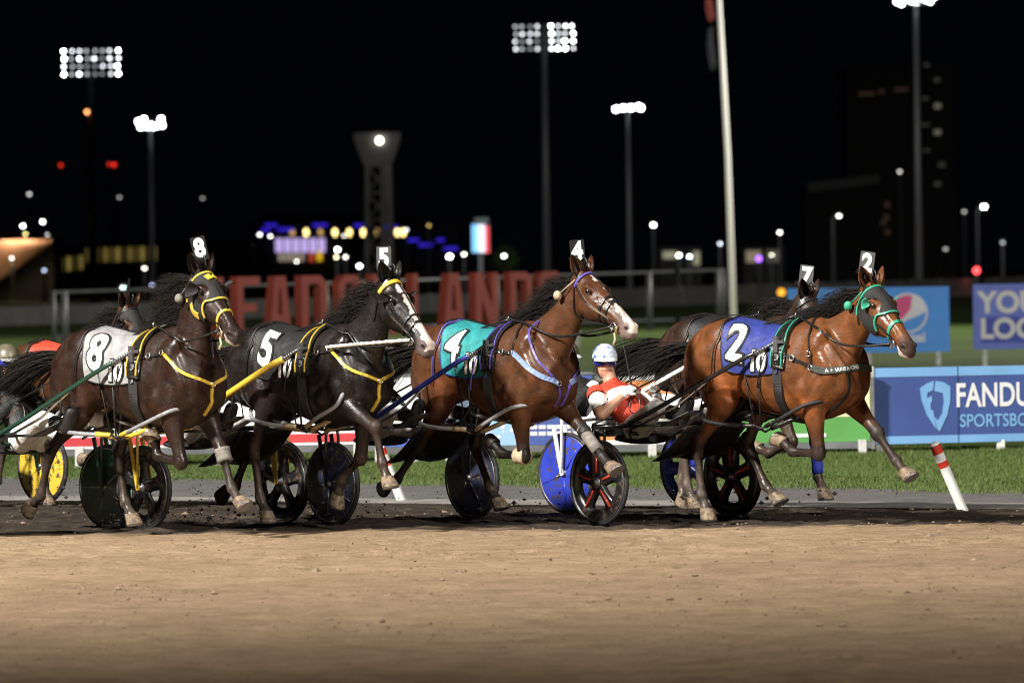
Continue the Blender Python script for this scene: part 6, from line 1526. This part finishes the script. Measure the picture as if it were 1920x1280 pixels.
def build_rigs():
    mat('apron', (.010, .010, .011), .38, bump=(30, .3)); mat('mesh_panel', (.13, .13, .135), .6, bump=(160, .6)); mat('goggle_lens', (.02, .03, .30), .06, coat=1.0)
    mat('helmet_white', (.58, .64, .76), .3, noise=(14, .12), dirt=(17, .56, (.10, .16, .42))); mat('helmet_dark', (.10, .09, .06), .4, noise=(14, .3)); mat('helmet_blue', (.05, .07, .25), .3)
    # number 8, dark bay, nearest, left
    rig('8', 76, 999, 44, dict(label='dark brown horse in black and yellow hood wearing plate 8, nearest at left', poll=(.74, -.05, 2.0), pitch=42, yaw=-11, coat=(.020, .0090, .0058), points=(.016, .010, .008), seed=8, lip=(.40, .33, .30), tail=(-1, -.25, -.28),
        legs=dict(LF=(.05, 32, 22, 42, 38), RF=(.04, 14, -100, -165, -150), LH=(48, -22, 12, 40, 8), RH=(0, -52, -22, -60, -62)), hoofmat=dict(RH='hoof_tan'), mane=1.05),
        dict(trim='yellow', cloth='silver', cloth_label='grey white number cloth with digits 8 and 10', num='8', breast='Y', breast_col='yellow', hood=True, hood_badge=True, hood_diamond=True, nosebands=((.42, .022, 1),), ball='boot_grey', tongue_tie=True,
             cups='hood_cloth', cup_r=.075, plate_num='8', plate_yaw=36, plate_tilt=-.22, hobble_end='strap_yellow', boots={'LF': (2, -.14, .22, .060, 'boot_grey')}),
        dict(label='dark green sulky with green wheel behind the nearest horse at left', frame='green_dark', wheel='green_dark', apron=False, ring='paint_silver', ridge='silver', wheel_style=('disc', 'disc'), wheel_ph=.9, brace='steel'),
        dict(label='driver in tan cap and dark jacket at the left edge', pants='white', jacket='black', sleeve_col='black', long=True, helmet='helmet_dark', brim='cloth_silver', glove='black', look=-6, elb=0, dx=.14, up=True))
    # number 5, almost black with a blaze
    rig('5', 402, 988, 47, dict(label='blackish horse with white blaze wearing plate 5, second from the left', poll=(.92, .0, 1.92), pitch=47, yaw=1, coat=(.0085, .0062, .0055), points=(.024, .014, .010), seed=5, tail=(-1, .15, -.35),
        blaze=[(.08, .16, .028, .036, .0), (.18, .64, .026, .044, .0)], muzzle=(.12, .09, .085),
        legs=dict(RF=(.07, 63, 12, 22, 12), LF=(.0, -8, -50, -20, -30), RH=(42, -30, 8, 30, 2), LH=(-2, -52, -30, -72, -70)), hoofmat=dict(LH='hoof_dark')),
        dict(trim='yellow', cloth='black', cloth_label='black number cloth with digits 5 and 10', num='5', numpos=(-.22, .31, .37), breast='Y', breast_col='yellow', brow_w=.034, nosebands=((.36, .016, 0), (.42, .02, 0)), cups='leather', cup_r=.062, cup_a0=110, cup_span=140, rope='rope_white',
             plate='plate_grey', plate_num='5', plate_yaw=42, plate_tilt=.0, plate_off=(-.06, -.03, .10), hobble='hobble_grey', cheek_mi=2),
        dict(label='yellow shafted sulky with black five spoke wheels behind the blackish horse', frame='yellow', wheel='black', wheel_style=('spoke', 'spoke'), wheel_ph=.25, arch='black', shaft_r=.026, brace='nylon_black'),
        dict(label='driver hidden behind the nearest horse on the yellow sulky', pants='white', jacket='yellow', sleeve_col='black', long=True, helmet='helmet_blue'))
    # number 4, bay with blaze
    rig('4', 757, 980, 50, dict(label='reddish bay horse with white blaze wearing plate 4, in the middle', poll=(1.0, .02, 1.95), pitch=36, yaw=4, coat=(.072, .027, .011), points=(.010, .008, .007), seed=4, tail=(-1, -.1, -.32), tail_len=1.15,
        blaze=[(.07, .15, .024, .028, .01), (.15, .30, .012, .008, .012), (.34, .66, .028, .052, .004)], muzzle=(.20, .15, .14),
        legs=dict(LF=(.05, 52, 50, 55, 42), RF=(.0, 4, -94, -128, -128), LH=(45, -24, 30, 48, 18), RH=(4, -44, -48, -75, -78)), hoofmat=dict(RF='hoof_dark', RH='hoof_dark')),
        dict(trim='purple', cloth='teal', cloth_label='teal number cloth with digits 4 and 10', hem='blue', num='4', nbold=.009, breast='V', breast_col='skyblue', nosebands=((.32, .018, 0), (.37, .032, 0)), lines='purple', cheek_mi=2, ball='boot_tan', tongue_tie=True, plate='plate_black', plate_num='4', plate_yaw=40, plate_tilt=-.08, plate_off=(-.06, -.02, .10),
             boots={'RF': (2, -.10, .25, .062, 'boot_tan'), 'LF': (2, -.15, .75, .047, 'boot_grey')}),
        dict(label='blue shafted sulky with navy disc wheels behind the middle horse', frame='blue', wheel='navy', ridge='navy', wheel_style=('disc', 'disc'), wheel_ph=.5, arch='black', fork='black', shaft_r=.021, brace='steel'),
        dict(label='driver in white trousers on the blue sulky behind the blackish horse', pants='white', jacket='blue', sleeve_col='white', long=True, helmet='helmet_white', glove='black'))
    # number 2, bright bay, hood
    rig('2', 1251, 978, 44, dict(label='bright bay horse in black and green hood wearing plate 2, leading at right', poll=(.95, -.03, 1.83), pitch=42, yaw=-13, coat=(.125, .043, .013), points=(.022, .014, .011), seed=2, tail_n=260, tail_len=.85, tail=(-1, -.1, -.30), lip=(.5, .42, .38),
        legs=dict(LF=(.07, 47, 43, 46, 36), RF=(.02, 6, -92, -128, -128), LH=(46, -26, 30, 55, 28), RH=(16, -42, 4, 22, -2)), earback=.4),
        dict(trim='green', cloth='blue', cloth_label='blue number cloth with digits 2 and 10', num='2', numpos=(-.22, .31, .39), breast='H', breast_col='charcoal', breast_text='A. HARRIS RACING', hood=True, nosebands=((.40, .026, 1),), ball='cloth_green', cups='paint_green', cup_r=.048, cup_a0=120, cup_span=150, cup_rim='strap_green',
             plate='plate_grey', plate_num='2', plate_yaw=40, plate_tilt=.16, plate_off=(-.04, -.03, .10), hobble='nylon_black', hobble_end='leather', boots={}),
        dict(label='black sulky with red striped five spoke wheels behind the leading horse', frame='black', wheel='black', wheel_style=('spoke', 'spoke'), accent='red', wheel_ph=.35, brace='steel'),
        dict(label='driver in red and white jacket with white helmet and blue goggles', pants='white', jacket='red', stripe='white', sleeve_col='white', helmet='helmet_white', whip=(-.12, -.05, .62), look=-36), ahead=1.46, sth=49)
    # number 7, dark, behind the leader
    rig('7', 1180, 957, 46, dict(label='dark brown horse wearing plate 7, mostly hidden behind the leading horse', poll=(.70, .0, 1.74), pitch=55, yaw=4, coat=(.028, .014, .009), seed=17, points=(.05, .032, .024), mane=1.1,
        legs=dict(LF=(.06, 15, 6, 30, 2), RF=(.03, 22, -70, -110, -110), LH=(6, -48, -6, 12, -30), RH=(34, -32, 6, 30, 4))),
        dict(trim='black', cloth='black', cloth_label='black number cloth of the hidden horse', breast='Y', breast_col='black', plate='plate_grey', plate_num='7', plate_yaw=38, plate_tilt=.14, plate_off=(-.05, .0, .10), hobble='nylon_black', hobble_end='leather', boots={'LF': (2, .1, .9, .045, 'wrap_blue')}),
        dict(label='white framed sulky with blue wheels between the middle and leading horses', frame='white', wheel='royal', wheel_style=('disc', 'spoke'), wheel_ph=.7, arch='white', apron=False, shaft_r=.021),
        dict(label='driver mostly hidden behind the middle horse on the white sulky', pants='white', jacket='black', sleeve_col='black', long=True, helmet='helmet_dark'), ahead=1.60)
    # rear horse, tan bay with plain black hood
    rig('9', -36, 951, 45, dict(label='tan bay horse in plain black hood, half hidden behind the nearest horse', S=.93, poll=(.80, .0, 1.91), pitch=58, yaw=-8, coat=(.065, .028, .011), seed=9, mane=1.0, points=(.03, .022, .018),
        legs=dict(LF=(.02, 10, -20, 5, -20), RF=(.03, 30, -60, -100, -100), LH=(30, -36, 2, 25, 0), RH=(4, -48, -20, -40, -50))),
        dict(trim='black', cloth='red', cloth_label='red number cloth', cloth_x=(-.40, .20), cloth_v=.34, breast='Y', breast_col='black', hood=True, cups='leather', cup_r=.055, plate='plate_black', plate_yaw=122, plate_tilt=.05, hobble='nylon_black', hobble_end='leather'),
        dict(label='sulky with yellow disc wheels at the far left', frame='green_dark', apron=False, wheel='yellow', wheel_style=('disc', 'disc'), wheel_ph=.2), None, ahead=1.5)
for k, c in dict(green_dark=(.012, .045, .03)).items():
    mat('paint_' + k, c, .28, coat=.4, dirt=(26, .66, (.06, .045, .035))); mat('wheel_' + k, (.02, .06, .035), .3, coat=.25, noise=(5, .2), dirt=(19, .60, (.07, .052, .04))); mat('strap_' + k, c, .4); mat('cloth_' + k, c, .6)
make_materials()
mat('pylon_white', (.74, .74, .72), .45, dirt=(30, .70, (.12, .09, .07))); mat('pylon_red', (.62, .05, .03), .4)
build_ground()
build_boards()
build_infield()
build_far()
pylon(1806, 957, 1752, 832, 'leaning red and white pylon in front of the dark blue board')
pylon(752, 936, 713, 838, 'leaning red and white pylon behind the lifted foreleg of the blackish horse')
build_rigs()
